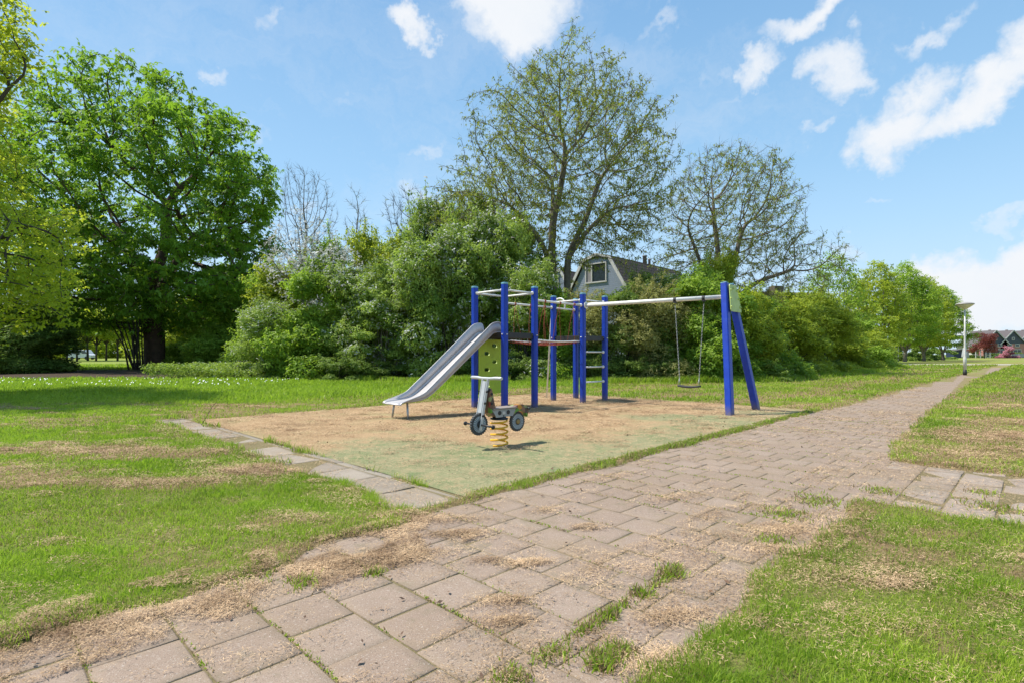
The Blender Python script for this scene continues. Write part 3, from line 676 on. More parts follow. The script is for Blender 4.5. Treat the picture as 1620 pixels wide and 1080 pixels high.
    nb = net.build('rope_bridge', ROPE, r)
    for y, yb in ((.10, 0), (S-.10, S)):
        for t0, ts in ((.17,(.08,.26)),(.5,(.40,.60)),(.83,(.74,.92))):
            a = Vector((xs0+L*t0, yb, 2.275))
            for k, tt in enumerate(ts):
                b2 = edge(y, tt); mid = a.lerp(b2, .5)+Vector((0, .02, 0)); MB().tube([a, a.lerp(b2,.25)+Vector((0,.01,0)), mid, a.lerp(b2,.78), b2], .0052, 6).build('hanger_rope', ROPE, nb)
            MB().lathe((a.x, a.y, 2.30), [(.030,-.022),(.034,-.015),(.034,.015),(.030,.022)], 12, 'X').build('rope_clamp', ROPE, nb)
    for y in (.05, S-.05): MB().tube([(xs0-.02, y, 1.455)]+[edge(y, k/8)+Vector((0,0,.02)) for k in range(1,8)]+[(xs1+.02, y, 1.455)], .016, 8).build('bridge_bar', WHITE, nb)
    # swing beam and its two splayed legs
    ap = Vector((3.10, -3.22, 2.30)); st = Vector((2.64, -.065, 2.30)); d = (ap-st).normalized()
    bm_ = MB().tube([st+d*.01, ap-d*.05], .043, 20).build('swing_beam', WHITE, r)
    MB().tube([st, st+d*.012], .085, 20).build('beam_flange', WHITE, bm_)
    MB().box(ap-d*.07, (.14, .014, .26), Matrix.Rotation(math.atan2(d.y, d.x)-math.pi/2, 3, 'Z')).build('beam_flange', WHITE, bm_, .004)
    A1, F1 = Vector((3.00, -3.23, 2.50)), Vector((2.41, -3.575, -.06)); A2, F2 = Vector((3.25, -3.235, 2.50)), Vector((3.82, -3.553, -.06))
    for a, f in ((A1, F1), (A2, F2)):
        a = f+(a-f)*1.02; l = MB().beam(f, a, .15, .125, .016).build('swing_leg', BLUE, r, .004)
        MB().beam(a, a+(a-f).normalized()*.018, .154, .129, .016).build('post_cap', CAP, l, .003)
    yo = -3.33
    def pl(x, z, h):  # plate plane leans with the legs
        return Vector((x, -3.245-.082-(2.5-z)*.13-h, z))
    poly = [(2.955,2.50),(2.975,2.53),(3.27,2.53),(3.30,2.50),(3.395,2.02),(3.375,1.985),(2.90,1.985),(2.875,2.02)]
    gp = MB().prism(poly, 0, .016, pl).build('leg_bracket', PALEG, r, .003)
    for bxp in ((2.97,2.42),(2.93,2.25),(2.90,2.08),(3.28,2.42),(3.31,2.25),(3.345,2.08),(3.12,2.46)):
        p = pl(bxp[0], bxp[1], .014); MB().tube([p, p+Vector((0,-.016,0)), p+Vector((0,-.024,0))], [.021,.020,.010], 10).build('bolt_cap', PALEG, gp)
    for sx in (2.93, 3.31): pass
    return r, st, ap, th, ox, oy
def build_swing():
    r, st, ap, th, ox, oy = CL; d = ap-st; tot = d.length
    sw = empty('swing', (0,0,0), 0); 
    mid = st+d*.765; rot = Matrix.Rotation(th, 3, 'Z'); wp = rot @ Vector((mid.x, mid.y, 0))+Vector((ox, oy, 0))
    sw.location = (wp.x, wp.y, 0); sw.rotation_euler = (0, 0, th+math.atan2(d.y, d.x))
    tag(sw, 'black rubber swing seat hanging on two chains from the white beam', 'swing')
    b = MB(); n = 11
    V = []; F = []
    for i in range(n):
        t = i/(n-1); x = -.225+.45*t; z = .49-.022*math.sin(math.pi*t); w = .088-.012*abs(2*t-1)**3
        V += [(x,-w,z+.008),(x,-w+.012,z+.018),(x,w-.012,z+.018),(x,w,z+.008),(x,w,z-.014),(x,w-.012,z-.02),(x,-w+.012,z-.02),(x,-w,z-.014)]
    for i in range(n-1):
        for k in range(8): F.append((i*8+k, i*8+(k+1)%8, (i+1)*8+(k+1)%8, (i+1)*8+k))
    F += [tuple(range(8)), tuple((n-1)*8+k for k in range(7,-1,-1))]
    b.add(V, F).build('seat', RUB, sw, .003)
    for s in (-1, 1):
        hx = s*.30; c = MB(); a = Vector((hx, 0, 2.19)); e = Vector((s*.205, 0, .66)); L = (e-a).length; k = int(L/.034); dr = (e-a)/L
        for i in range(k):
            p = a+dr*(i+.5)*L/k; u = Vector((0,1,0)) if i % 2 else Vector((1,0,0)); pts = [p+dr*.021*math.cos(t)+u*.0095*math.sin(t) for t in [j*math.pi/4 for j in range(8)]]
            c.tube(pts, .0042, 5, closed=True)
        for sy in (-.06, .06): c.tube([e, (s*.205, sy, .505)], .006, 6)
        c.build('chain', GALV, sw)
        MB().box((hx, 0, 2.245), (.05, .10, .03)).tube([(hx, -.0, 2.235), (hx, 0, 2.185)], .011, 8).lathe((hx, 0, 2.30), [(.047,-.03),(.05,-.024),(.05,.024),(.047,.03)], 18, 'X').build('hanger', RUB, sw)
def build_rider():
    th = math.atan2(-.69, -.72); r = empty('spring_rider', (-.16, 6.74, 0), th)
    tag(r, 'grey scooter shaped rocker with patterned fenders mounted on a yellow coil spring', 'spring rider')
    GREY = pmat('grey_panel', (.30, .31, .32), .45, .2, grime=(.2,.2,.19)); LG = pmat('silver_board', (.52, .52, .52), .4, .25, var=.08, grime=(.38,.37,.36))
    TY = pmat('tyre_graphic', (.045, .048, .052), .6, var=.3); SPK = pmat('spoke_graphic', (.36, .42, .47), .45, .2, var=.2); BR = pmat('brass_hub', (.30, .21, .08), .5, .3)
    t = NT('graffiti_print'); v = t.add('ShaderNodeTexVoronoi'); v.inputs['Scale'].default_value = 17; t.l.new(t.coord(), v.inputs['Vector'])
    rp = t.add('ShaderNodeValToRGB'); rp.color_ramp.interpolation = 'CONSTANT'; el = rp.color_ramp.elements
    el[0].color = (.13,.06,.035,1); el[1].position = .38; el[1].color = (.10,.26,.03,1)
    for p_, c_ in ((.50,(.22,.11,.07,1)),(.66,(.50,.22,.02,1)),(.72,(.24,.27,.11,1)),(.82,(.25,.04,.03,1)),(.88,(.07,.05,.04,1))): e_ = el.new(p_); e_.color = c_
    s_ = t.add('ShaderNodeSeparateColor'); t.l.new(v.outputs['Color'], s_.inputs[0]); t.l.new(s_.outputs[0], rp.inputs[0]); t.color(rp.outputs[0]); t.set(.4)
    PR = t.m
    # spring
    pts = []; tn = 4.6; N = 110
    for i in range(N+1):
        a = i/N; rr_ = .105 if .06 < a < .94 else .098; pts.append((rr_*math.cos(2*math.pi*tn*a), rr_*math.sin(2*math.pi*tn*a), .015+.325*a))
    MB().tube(pts, .0115, 8).build('spring', SPR, r)
    MB().lathe((0,0,0), [(.12,-.03),(.12,.004),(.11,.006)], 24).build('base_plate', GALV, r)
    MB().lathe((0,0,0), [(.10,.335),(.112,.34),(.112,.352),(.085,.356),(.085,.40)], 24).build('mount', BLACK, r)
    # body: two side boards and deck
    MB().box((-.02, 0, .480), (.40, .20, .016)).build('deck', pmat('grey_wood_deck', (.25,.20,.17), .7, grime=(.35,.3,.27)), r, .004)
    for s in (-1, 1):
        f = lambda x, z, h, s=s: Vector((x, s*(.070+h), z))
        p = MB().prism([(.19,.470),(-.21,.470),(-.16,.375),(.12,.372)], 0, .014, f).build('side_panel', GREY, r, .003)
        for x in (.07, -.075):
            MB().lathe((x, s*.0845, .428), [(.027,-.003*s),(.027,.004*s)], 18, 'Y').build('grip_hole', BLACK, p)
        MB().box((0, s*.086, .425), (.045, .004, .035)).build('badge', PALEG if False else LG, p)
    # wheels
    def wheel(x, z, R0, hub):
        n = 26; pr_ = []
        b = MB(); out = []
        for k in range(n*4):
            a = 2*math.pi*k/(n*4); rr = R0+(.007 if (k % 4) in (1,2) else -.002); out.append((rr*math.cos(a), rr*math.sin(a)))
        b.prism(out, -.017, .017, lambda u, w, h: Vector((x+u, h, z+w))); w = b.build('wheel', TY, r, .002)
        sp = MB()
        for s in (-1, 1):
            for k in range(24):
                a = 2*math.pi*k/24; c, q = math.cos(a), math.sin(a); r0, r1 = .045, .098; w0, w1 = .0035, .0085
                P = [(x+r0*c-w0*q, s*.0185, z+r0*q+w0*c),(x+r0*c+w0*q, s*.0185, z+r0*q-w0*c),(x+r1*c+w1*q, s*.0185, z+r1*q-w1*c),(x+r1*c-w1*q, s*.0185, z+r1*q+w1*c)]
                P2 = [(p[0], s*.0165, p[2]) for p in P]; sp.add(P+P2, [(0,1,2,3),(7,6,5,4),(0,4,5,1),(1,5,6,2),(2,6,7,3),(3,7,4,0)])
        sp.build('spokes', SPK, w)
        MB().lathe((x,0,z), [(.018,-.030),(.032,-.026),(.032,.026),(.018,.030)], 18, 'Y').build('hub', hub, w)
    wheel(.335, .305, .128, BLACK); wheel(-.31, .285, .122, BR)
    # fork boards, steering boards and handlebar
    for s in (-1, 1):
        MB().beam((.352, s*.048, .235), (.225, s*.048, .845), .036, .016, .003).build('fork_board', LG, r, .003)
        for z, x in ((.70,.262),(.56,.292),(.41,.322)):
            MB().lathe((x-.0, s*.06, z), [(.015,-.004*s),(.015,.010*s),(.009,.018*s)], 12, 'Y').build('bolt_cap', BLACK, r)
    MB().beam((.315, 0, .44), (.236, 0, .82), .028, .066, .003).build('steering_column', LG, r, .003)
    MB().tube([(.215,-.285,.862),(.215,-.27,.862),(.215,-.16,.862),(.222,-.08,.856),(.222,.08,.856),(.215,.16,.862),(.215,.27,.862),(.215,.285,.862)], [.014,.021,.020,.018,.018,.020,.021,.014], 14).build('handlebar', LG, r)
    for s in (-1, 1):
        fp = MB().tube([(.335, s*.03, .300), (.335, s*.25, .293)], .0125, 10).build('foot_peg', BLACK, r)
        MB().lathe((.335, s*.258, .293), [(.012,-.016),(.024,-.010),(.026,0),(.024,.012),(.010,.018)], 14, 'Y').build('peg_end', RUB, fp)
    # printed shield behind the column and printed rear fender
    pts = [(.225,.74),(.245,.73),(.262,.62),(.258,.52),(.225,.43),(.17,.385),(.14,.392),(.14,.47),(.165,.53),(.19,.62),(.205,.70)]
    MB().prism(pts, -.075, .075, lambda u, w, h: Vector((u-.03, h, w))).build('front_shield', PR, r, .006)
    for z in (.55, .665):
        for s in (-1, 1): MB().lathe((.195, s*.078, z), [(.016,-.003*s),(.016,.010*s)], 12, 'Y').build('bolt_cap', BLACK, r)
    out = [];
    for k in range(13): a = R(40+k*9.5); out.append((-.31+.155*math.cos(a), .300+.165*math.sin(a)))
    top = [(-.47,.42),(-.455,.455),(-.41,.492),(-.35,.505),(-.27,.500),(-.20,.478)]
    MB().prism([(-.195,.475),(-.175,.40),(-.215,.395)]+[(p[0],p[1]-.035) for p in out[1:]]+top[:-1], -.055, .055, lambda u, w, h: Vector((u, h, w))).build('rear_fender', PR, r, .005)
    MB().lathe((-.465,0,.447), [(.010,-.085),(.018,-.075),(.010,-.05),(.010,.05),(.018,.075),(.010,.085)], 12, 'Y').build('tail_bolt', BLACK, r)
CL = build_climber(); build_swing(); build_rider()
def build_lamps():
    POLE = pmat('white_lamp_pole', (.62,.61,.58), .45, grime=(.45,.43,.38)); BASE = pmat('black_lamp_base', (.02,.02,.02), .6)
    SH = pmat('lamp_hood', (.33,.31,.28), .5, grime=(.22,.2,.17)); GL = pmat('frosted_bowl', (.66,.62,.52), .3, var=.08)
    r = empty('street_lamp', (24.95, 29.6, 0)); tag(r, 'white street lamp with a flat round hood standing beside the footpath', 'street lamp', 'street lamps along the park paths')
    MB().lathe((0,0,0), [(.092,-.05),(.092,.30),(.080,.302)], 20).build('base', BASE, r)
    MB().lathe((0,0,0), [(.078,.30),(.078,.95),(.052,1.05),(.045,2.2),(.035,3.62)], 20).build('pole', POLE, r)
    s = MB().lathe((0,0,0), [(.40,3.85),(.425,3.88),(.41,3.91),(.32,3.95),(.14,3.985),(.02,3.99)], 28).build('lamp_hood', SH, r)
    MB().lathe((0,0,0), [(.07,3.60),(.10,3.62),(.22,3.71),(.35,3.81),(.395,3.86),(.39,3.88)], 28).build('lamp_bowl', GL, r)
    copy_tree(r, (58.6, 81.5, 0), 1., (1,1,1), 'small distant white lamp in front of the vase shaped trees')
    t = MB().tube([(-5.06,8.75,.0),(-5.02,8.82,.12),(-4.98,8.92,.28),(-4.90,9.02,.42)], [.006,.005,.004,.002], 6).build('twig', pmat('dead_twig', (.10,.065,.04), .9)); tag(t, 'thin bare twig sticking up at the far left corner of the slab border', 'twig')
build_lamps()

# ==== PLANTS ====
BARK = pmat('dark_bark', (.060,.048,.038), .95, var=.4, scale=3, bump=.8, bscale=14); BARKL = pmat('grey_bark', (.165,.14,.105), .95, var=.3, scale=3, bump=.8, bscale=14)
BARKR = pmat('red_brown_bark', (.085,.050,.035), .95, var=.4, scale=3, bump=.9, bscale=10, grime=(.05,.06,.03))
L_CHEST = leafmat('chestnut_leaf', (0.052, 0.134, 0.015), (0.195, 0.338, 0.039), (0.304, 0.516, 0.033), .46)
L_MAPLE = leafmat('yellow_green_leaf', (.20,.29,.014), (.44,.51,.05), (.62,.70,.05), .52)
L_WAL = leafmat('bronze_green_leaf', (.115,.13,.022), (.25,.31,.05), (.36,.42,.05), .42)
L_DARK = leafmat('dark_hedge_leaf', (0.067, 0.122, 0.022), (0.232, 0.317, 0.067), (0.293, 0.439, 0.061), .38)
L_HAW = leafmat('hawthorn_leaf', (0.104, 0.183, 0.027), (0.354, 0.451, 0.104), (0.415, 0.573, 0.073), .40)
L_MID = leafmat('fresh_green_leaf', (0.104, 0.201, 0.020), (0.305, 0.427, 0.055), (0.415, 0.610, 0.049), .42)
L_YEL = leafmat('lime_green_leaf', (.17,.25,.016), (.37,.46,.055), (.54,.62,.05), .48)
L_OLV = leafmat('olive_brown_leaf', (0.159, 0.165, 0.049), (0.403, 0.390, 0.134), (0.464, 0.464, 0.122), .40)
L_WHI = leafmat('white_blossom', (.42,.42,.38), (.78,.78,.76), (.6,.6,.55), .3)
L_RED = leafmat('red_leaf', (.13,.035,.03), (.26,.09,.07), (.35,.08,.06), .35); L_PINK = leafmat('pink_blossom', (.40,.14,.17), (.62,.32,.36), (.6,.2,.25), .3)
def norm(v): return v/np.maximum(np.linalg.norm(v, axis=-1, keepdims=True), 1e-9)
def colonize(rng, A, start, step, infl, kill, iters, up=.08, jit=.12, cap=40000):
    N = np.zeros((cap,3)); par = np.full(cap, -1); n = 0
    for pl in start:
        base = 0 if n else -1
        for k, p in enumerate(pl):
            if n and k == 0: base = int(np.argmin(((N[:n]-p)**2).sum(1))); last = base; continue
            N[n] = p; par[n] = last if n else -1; last = n; n += 1
    alive = np.ones(len(A), bool); nd = np.full(len(A), 1e9); ni = np.zeros(len(A), int)
    def upd(i0, i1):
        ids = np.where(alive)[0]
        for c in range(i0, i1, 400):
            blk = N[c:min(c+400, i1)]
            for a0 in range(0, len(ids), 4000):
                ia = ids[a0:a0+4000]; d = ((A[ia][:,None,:]-blk[None])**2).sum(2); m = d.argmin(1); dm = np.sqrt(d[np.arange(len(ia)), m]); b = dm < nd[ia]
                nd[ia[b]] = dm[b]; ni[ia[b]] = m[b]+c
        alive[nd < kill] = False
    upd(0, n); cc = np.zeros(cap, int)
    for it in range(iters):
        act = alive & (nd < infl)
        if not act.any(): break
        S = np.zeros((n,3)); np.add.at(S, ni[act], norm(A[act]-N[ni[act]])); idx = np.unique(ni[act]); idx = idx[cc[idx] < 3]
        if not len(idx) or n+len(idx) > cap: break
        D = norm(norm(S[idx])+np.array([0,0,up])+rng.normal(0, jit, (len(idx),3))); cc[idx] += 1
        N[n:n+len(idx)] = N[idx]+D*step; par[n:n+len(idx)] = idx; o = n; n += len(idx); upd(o, n)
    return N[:n], par[:n]
def wood(N, par, rtip, rbase, k=5, flare=0):
    n = len(N); cnt = np.zeros(n); ch = np.bincount(par[1:], minlength=n)
    leaf = ch == 0; cnt[leaf] = 1
    for i in range(n-1, 0, -1): cnt[par[i]] += cnt[i]
    ex = math.log(max(cnt[0], 3))/math.log(rbase/rtip); rad = rtip*cnt**(1/ex)
    main = np.full(n, -1); best = np.zeros(n)
    for i in range(1, n):
        if rad[i] > best[par[i]]: best[par[i]] = rad[i]; main[par[i]] = i
    # smoothing
    P = N.copy(); 
    for _ in range(2):
        m = main[1:]; ok = (main >= 0) & (np.arange(n) > 0) & (par >= 0); i = np.where(ok)[0]; Q = P.copy(); Q[i] = P[i]*.5+(P[par[i]]+P[main[i]])*.25; P = Q
    D = np.zeros((n,3)); D[1:] = norm(P[1:]-P[par[1:]]); D[0] = (0,0,1)
    U = np.zeros((n,3)); U[0] = (1,0,0)
    for i in range(1, n):
        u = U[par[i]]; d = D[i]; u = u-d*u.dot(d); l = math.sqrt(u.dot(u)); U[i] = u/l if l > .05 else norm(np.cross(d, (0.3,.9,.1)))
    Wv = np.cross(D, U); an = np.arange(k)*2*np.pi/k; cs, sn = np.cos(an), np.sin(an)
    rr = rad.copy(); rr[0] *= 1+flare
    ring = P[:,None]+(U[:,None]*cs[None,:,None]+Wv[:,None]*sn[None,:,None])*rr[:,None,None]
    V = ring.reshape(-1,3); e = np.arange(1, n); ismain = main[par[e]] == e
    side = e[~ismain]; sr = P[par[side]][:,None]+(U[side][:,None]*cs[None,:,None]+Wv[side][:,None]*sn[None,:,None])*(rad[side]*1.25)[:,None,None]
    off = len(V); V = np.concatenate([V, sr.reshape(-1,3)]); sb = np.zeros(n, int); sb[e[ismain]] = par[e[ismain]]*k; sb[side] = off+np.arange(len(side))*k
    a = sb[e][:,None]+np.arange(k)[None]; a2 = sb[e][:,None]+((np.arange(k)+1) % k)[None]; c = e[:,None]*k+np.arange(k)[None]; c2 = e[:,None]*k+((np.arange(k)+1) % k)[None]
    return V, np.stack([a, a2, c2, c], 2).reshape(-1,4), P, rad, D
def leafquads(rng, P, size, up=.6, droop=.2, asp=.55, tint=None, fan=1, out=None):
    """each point carries a fan of leaflets"""
    n = len(P); P = np.repeat(P, fan, 0); m = len(P)
    nn = norm(rng.normal(0, 1, (n,3))+np.array([0,0,up*2])+(0 if out is None else out)); t1 = norm(np.cross(nn, rng.normal(0, 1, (n,3)))); t2 = np.cross(nn, t1)
    nn, t1, t2 = (np.repeat(v, fan, 0) for v in (nn, t1, t2)); a = np.tile(np.arange(fan)*2*np.pi/max(fan, 1)*.8, n)+rng.normal(0, .2, m)
    d = t1*np.cos(a)[:,None]+t2*np.sin(a)[:,None]; s = np.cross(nn, d); L = size*rng.uniform(.65, 1.25, m)[:,None]; d = norm(d-np.array([0,0,droop])*rng.uniform(.3, 1.6, m)[:,None])
    s = norm(s+rng.normal(0, .25, (m,3))); w = L*asp/2
    tip = P+d*L-np.array([0,0,1])*L*droop*.5; mid = P+d*L*.55
    V = np.stack([P, mid-s*w, tip, mid+s*w], 1).reshape(-1,3); i = np.arange(m)*4
    T = np.clip((np.repeat(tint, fan) if tint is not None else .5)+rng.normal(0, .2, m), 0, 1)
    return V, np.stack([i, i+1, i+2, i+3], 1), np.repeat(T, 4)
def clumptint(P, sc, s): return .5+1.5*(vn(P[:,0]/sc+P[:,2]/sc*.7, P[:,1]/sc+P[:,2]/sc*1.3, s)-.5)
def mkmesh(name, V, Q, T, mat): return np_mesh(name, V, Q, None, [mat], {'tint': T})
def envelope(rng, n, f, hollow=.35):
    """attractors: f(dir-angle az, t 0..1 height)->radius; heavier towards the shell"""
    out = []
    return out
def ell(rng, n, c, r, shell=0, lump=.25, s=1):
    d = norm(rng.normal(0, 1, (n*3,3))); rad = rng.random(n*3)**(1/3); rad = shell+(1-shell)*rad
    k = 1+lump*2*(vn(d[:,0]*2.2+5, d[:,1]*2.2+d[:,2]*3+9, s)-.5)+lump*(vn(d[:,0]*6+5, d[:,1]*6+d[:,2]*7+9, s+1)-.5)
    P = np.array(c)+d*(rad*k)[:,None]*np.array(r); return P[:n]
def tree(name, label, cat, loc, A, start, step, infl, kill, iters, rtip, rbase, bark, lf, k=6, up=.05, jit=.14, seed=1, group=None, twigs=None, flare=.25):
    rng = np.random.default_rng(seed); N, par = colonize(rng, A, start, step, infl, kill, iters, up, jit)
    V, Q, P, rad, D = wood(N, par, rtip, rbase, k, flare); r = empty(name, loc); tag(r, label, cat, group)
    if twigs:
        num, L, w, drp = twigs; idx = np.where(rad < rtip*1.8)[0]; idx = np.repeat(idx, num); d = norm(D[idx]+rng.normal(0, .55, (len(idx),3))-np.array([0,0,drp])); Lr = L*rng.uniform(.4, 1.2, len(idx))[:,None]
        s = norm(np.cross(d, rng.normal(0, 1, d.shape)))*w; p0 = P[idx]; p1 = p0+d*Lr*.5+rng.normal(0, .03, d.shape); p2 = p0+d*Lr-np.array([0,0,drp])*Lr*.3
        TV = np.stack([p0-s, p0+s, p1+s*.7, p1-s*.7, p2+s*.3, p2-s*.3], 1).reshape(-1,3); i = np.arange(len(idx))*6+len(V); V = np.concatenate([V, TV]); Q = np.concatenate([Q, np.stack([i,i+1,i+2,i+3],1), np.stack([i+3,i+2,i+4,i+5],1)]); tw = p2
    link('trunk', np_mesh('trunk', V, Q, None, [bark], smooth=True), r)
    Vs, Qs, Ts = [], [], []; o = 0
    for (thr, per, spread, size, upb, droop, asp, fan, dens) in lf:
        idx = np.where(rad < rtip*thr)[0]; idx = idx[rng.random(len(idx)) < dens]; C = np.repeat(P[idx], per, 0)+rng.normal(0, spread, (len(idx)*per,3))*np.array([1,1,.6])
        v, q, t = leafquads(rng, C, size, upb, droop, asp, clumptint(C, size*6, seed), fan); Vs.append(v); Qs.append(q+o); Ts.append(t); o += len(v)
    if Vs: link('crown', mkmesh('crown', np.concatenate(Vs), np.concatenate(Qs), np.concatenate(Ts), LFM[0]), r)
    return r
LFM = [None]
def spl(pts, m=4):
    out = []
    for a, b in zip(pts, pts[1:]):
        for k in range(m): out.append(np.array(a)+(np.array(b)-np.array(a))*k/m)
    out.append(np.array(pts[-1])); return out
def build_big_trees():
    rng = np.random.default_rng(5)
    # horse chestnut
    LFM[0] = L_CHEST
    A = np.concatenate([ell(rng, 2500, (-.3,0,12.9), (10.2,9.4,9.9), .25, .16, 3), ell(rng, 700, (-4,-1,6.0), (6.5,6,3.6), .1, .3, 5), ell(rng, 450, (5.5,-1,6.5), (4.8,5,3.2), .1, .3, 6), ell(rng, 750, (0,-3.5,6.2), (8.6,4.6,3.4), .1, .3, 7)])
    A = A[(A[:,2] > 2.6)]; A = A[~((np.abs(A[:,0]) < 1.5)&(A[:,2] < 5.0))]
    tree('chestnut_tree', 'huge round horse chestnut tree with dense dark green crown at the left', 'tree', (-27.6,41.5,0), A,
         [spl([(0,0,0),(0,0,2),(-.15,0,5.2),(.1,0,8)],4), spl([(-.1,0,5),(-1.5,.3,7.5),(-2.6,0,10)],3), spl([(-.1,0,5),(1.6,-.3,7.6),(2.8,.2,10.5)],3), spl([(0,0,7),(.3,1,10),(.5,.6,13)],3)],
         .55, 4.5, .95, 80, .026, .72, BARKR, [(2.6, 10, .42, .33, .9, .45, .46, 5, .80)], 8, .02, .13, 7)
    # two-stemmed tall tree in thin young leaf
    LFM[0] = L_WAL
    A = np.concatenate([ell(rng, 4300, (.85,0,11.9), (5.5,5.4,5.9), .1, .20, 11), ell(rng, 700, (-3.6,0,9.2), (3.2,4,2.6), 0, .3, 12), ell(rng, 420, (4.0,0,8.6), (2.0,3.4,1.7), 0, .3, 13)])
    A = A[~((A[:,2] < 9)&(np.hypot(A[:,0], A[:,1]) < 1.6))]
    tree('walnut_tree', 'tall twin stemmed tree with sparse bronze young leaves behind the climbing frame', 'tree', (at(876,30),30,0), A,
         [spl([(0,0,0),(-.05,0,3),(-.08,0,6),(-.12,0,8.5),(0,0,11)],4), spl([(0,0,.6),(.8,.1,3),(.75,.1,6),(.9,0,7.0),(1.8,0,8.6),(2.6,.1,11)],4), spl([(0,0,6),(-.8,0,7.6),(-2.2,.2,9.3)],3), spl([(.8,0,6.6),(2.0,-.2,8.2),(3.4,0,9.4)],3), spl([(0,0,8.5),(.3,-.6,10),(.6,-1,12)],3)],
         .30, 3., .42, 110, .011, .30, BARKL, [(2.6, 4, .18, .15, .3, .5, .45, 3, .9)], 6, .05, .16, 15, twigs=(4, .5, .007, .15))
    A = np.concatenate([ell(rng, 3600, (.9,0,9.4), (4.1,4.3,4.8), .1, .14, 21), ell(rng, 700, (3.2,0,7.2), (3.9,3,2.3), 0, .3, 22), ell(rng, 300, (-2.4,0,6.8), (1.9,2.6,1.8), 0, .3, 23)])
    A = A[~((A[:,2] < 6)&(np.hypot(A[:,0], A[:,1]) < 1.2))]
    tree('spreading_tree', 'wide low tree with thin bronze leaves behind the swing, right of the tallest tree', 'tree', (at(1138,33),33,0), A,
         [spl([(0,0,0),(0,0,3),(0,0,5.5)],4), spl([(0,0,4.0),(-.9,0,6),(-1.8,0,8.5)],3), spl([(0,0,4.3),(.9,0,6.5),(1.4,0,9)],3), spl([(0,0,3.6),(2.2,0,5.6),(4.6,0,6.3)],4), spl([(0,0,5),(.1,.5,8),(-.2,.6,10)],3)],
         .28, 3., .38, 90, .010, .30, BARKL, [(2.2, 3, .16, .14, .3, .5, .45, 3, .7)], 6, .05, .17, 25, twigs=(4, .5, .007, -.05))
    # near maple hanging in from the left
    LFM[0] = L_MAPLE
    A = np.concatenate([ell(rng, 1700, (0.7,0,4.4), (3.6,3.8,2.9), .1, .3, 31), ell(rng, 700, (.3,.5,8.0), (3.3,3.8,2.2), .1, .3, 32), ell(rng, 260, (2.0,.4,9.6), (2.0,1.4,.9), 0, .3, 33), ell(rng, 500, (-1,0,11), (3.0,3.6,2.2), .1, .3, 34)])
    pxa = 810+850*(A[:,0]-15.6)/(14.4+A[:,1]); pya = 560-850*(A[:,2]-EYE)/(14.4+A[:,1])
    A = A[pxa < np.interp(pya, [0,60,130,155,310,345,560], [100,90,66,48,68,150,140])+50*(vn(A[:,2]*1.3,A[:,1]*1.1,5)-.5)-14]
    A = A[(A[:,0] < np.interp(A[:,2]+.9*(vn(A[:,1]*.8+9,A[:,2]*.9,3)-.5), [0,4.6,5.4,7.6,8.2,9.8,10.3,11], [3.9,3.9,2.8,2.3,2.2,2.8,2.6,2.2])+.5*(vn(A[:,2]*1.7,A[:,1]*1.1,5)-.5))&(A[:,2] > 1.1)]
    tree('maple_tree', 'bright yellow green maple reaching into view at the left edge', 'tree', (-15.6,14.4,0), A,
         [spl([(0,0,0),(0,0,3),(.1,0,7),(0,0,10)],5), spl([(0,0,3),(1.4,0,4.0),(2.6,0,4.6)],3), spl([(0,0,6.5),(1.5,0,7.6),(2.6,.2,8.8)],3)],
         .26, 2.6, .38, 60, .010, .22, BARK, [(2.8, 8, .20, .115, 1.0, .35, .72, 3, .95)], 6, .02, .15, 37)
    # bare, blossoming and thin trees behind the hedge
    LFM[0] = L_WAL
    def bare(name, label, px, Y, top, w, seed, lf, mat, bark=BARKL, low=.45, tw=(5,.55,.008,-.1), n=1500, rb=.14):
        LFM[0] = mat; h = EYE+(560-top)*Y/850; rg = np.random.default_rng(seed)
        A = ell(rg, n, (0,0,h*(1+low)/2), (w/2,w/2,h*(1-low)/2), .1, .3, seed); return tree(name, label, 'tree', (at(px,Y),Y,0), A, [spl([(0,0,0),(.1,0,h*.3),(-.05,0,h*.55)],6)], .34, 4, .5, 60, .009, rb, bark, lf, 5, .22, .12, seed, twigs=tw)
    bare('bare_tree', 'bare grey brown tree with fine upright twigs rising above white blossom', 483, 38, 262, 3.6, 41, [], L_WAL, low=.55)
    bare('thin_tree', 'thin narrow young tree poking above the thicket, between the two bare crowns', 566, 38, 292, 1.9, 42, [(1.5,1,.1,.14,.3,.3,.5,3,.45)], L_WAL, low=.5, n=260, rb=.09)
    bare('flat_topped_tree', 'bare dark tree with a small flat topped crown above the thicket', 648, 38, 302, 3.4, 43, [(1.5,1,.1,.12,.3,.3,.5,3,.25)], L_WAL, bark=BARK, low=.68, rb=.13)
    bare('cherry_tree', 'cherry tree covered in white blossom beside the chestnut crown', 480, 31, 345, 4.4, 44, [(4,4,.20,.12,.5,.2,.8,3,.7)], L_WHI, low=.45, tw=(2,.3,.008,0))
    bare('cherry_tree', 'low white blossoming tree half hidden in the thicket, right of the taller white one', 522, 30, 392, 4.2, 45, [(3.5,5,.24,.12,.5,.2,.8,3,.8)], L_WHI, low=.5, tw=(2,.3,.008,0))
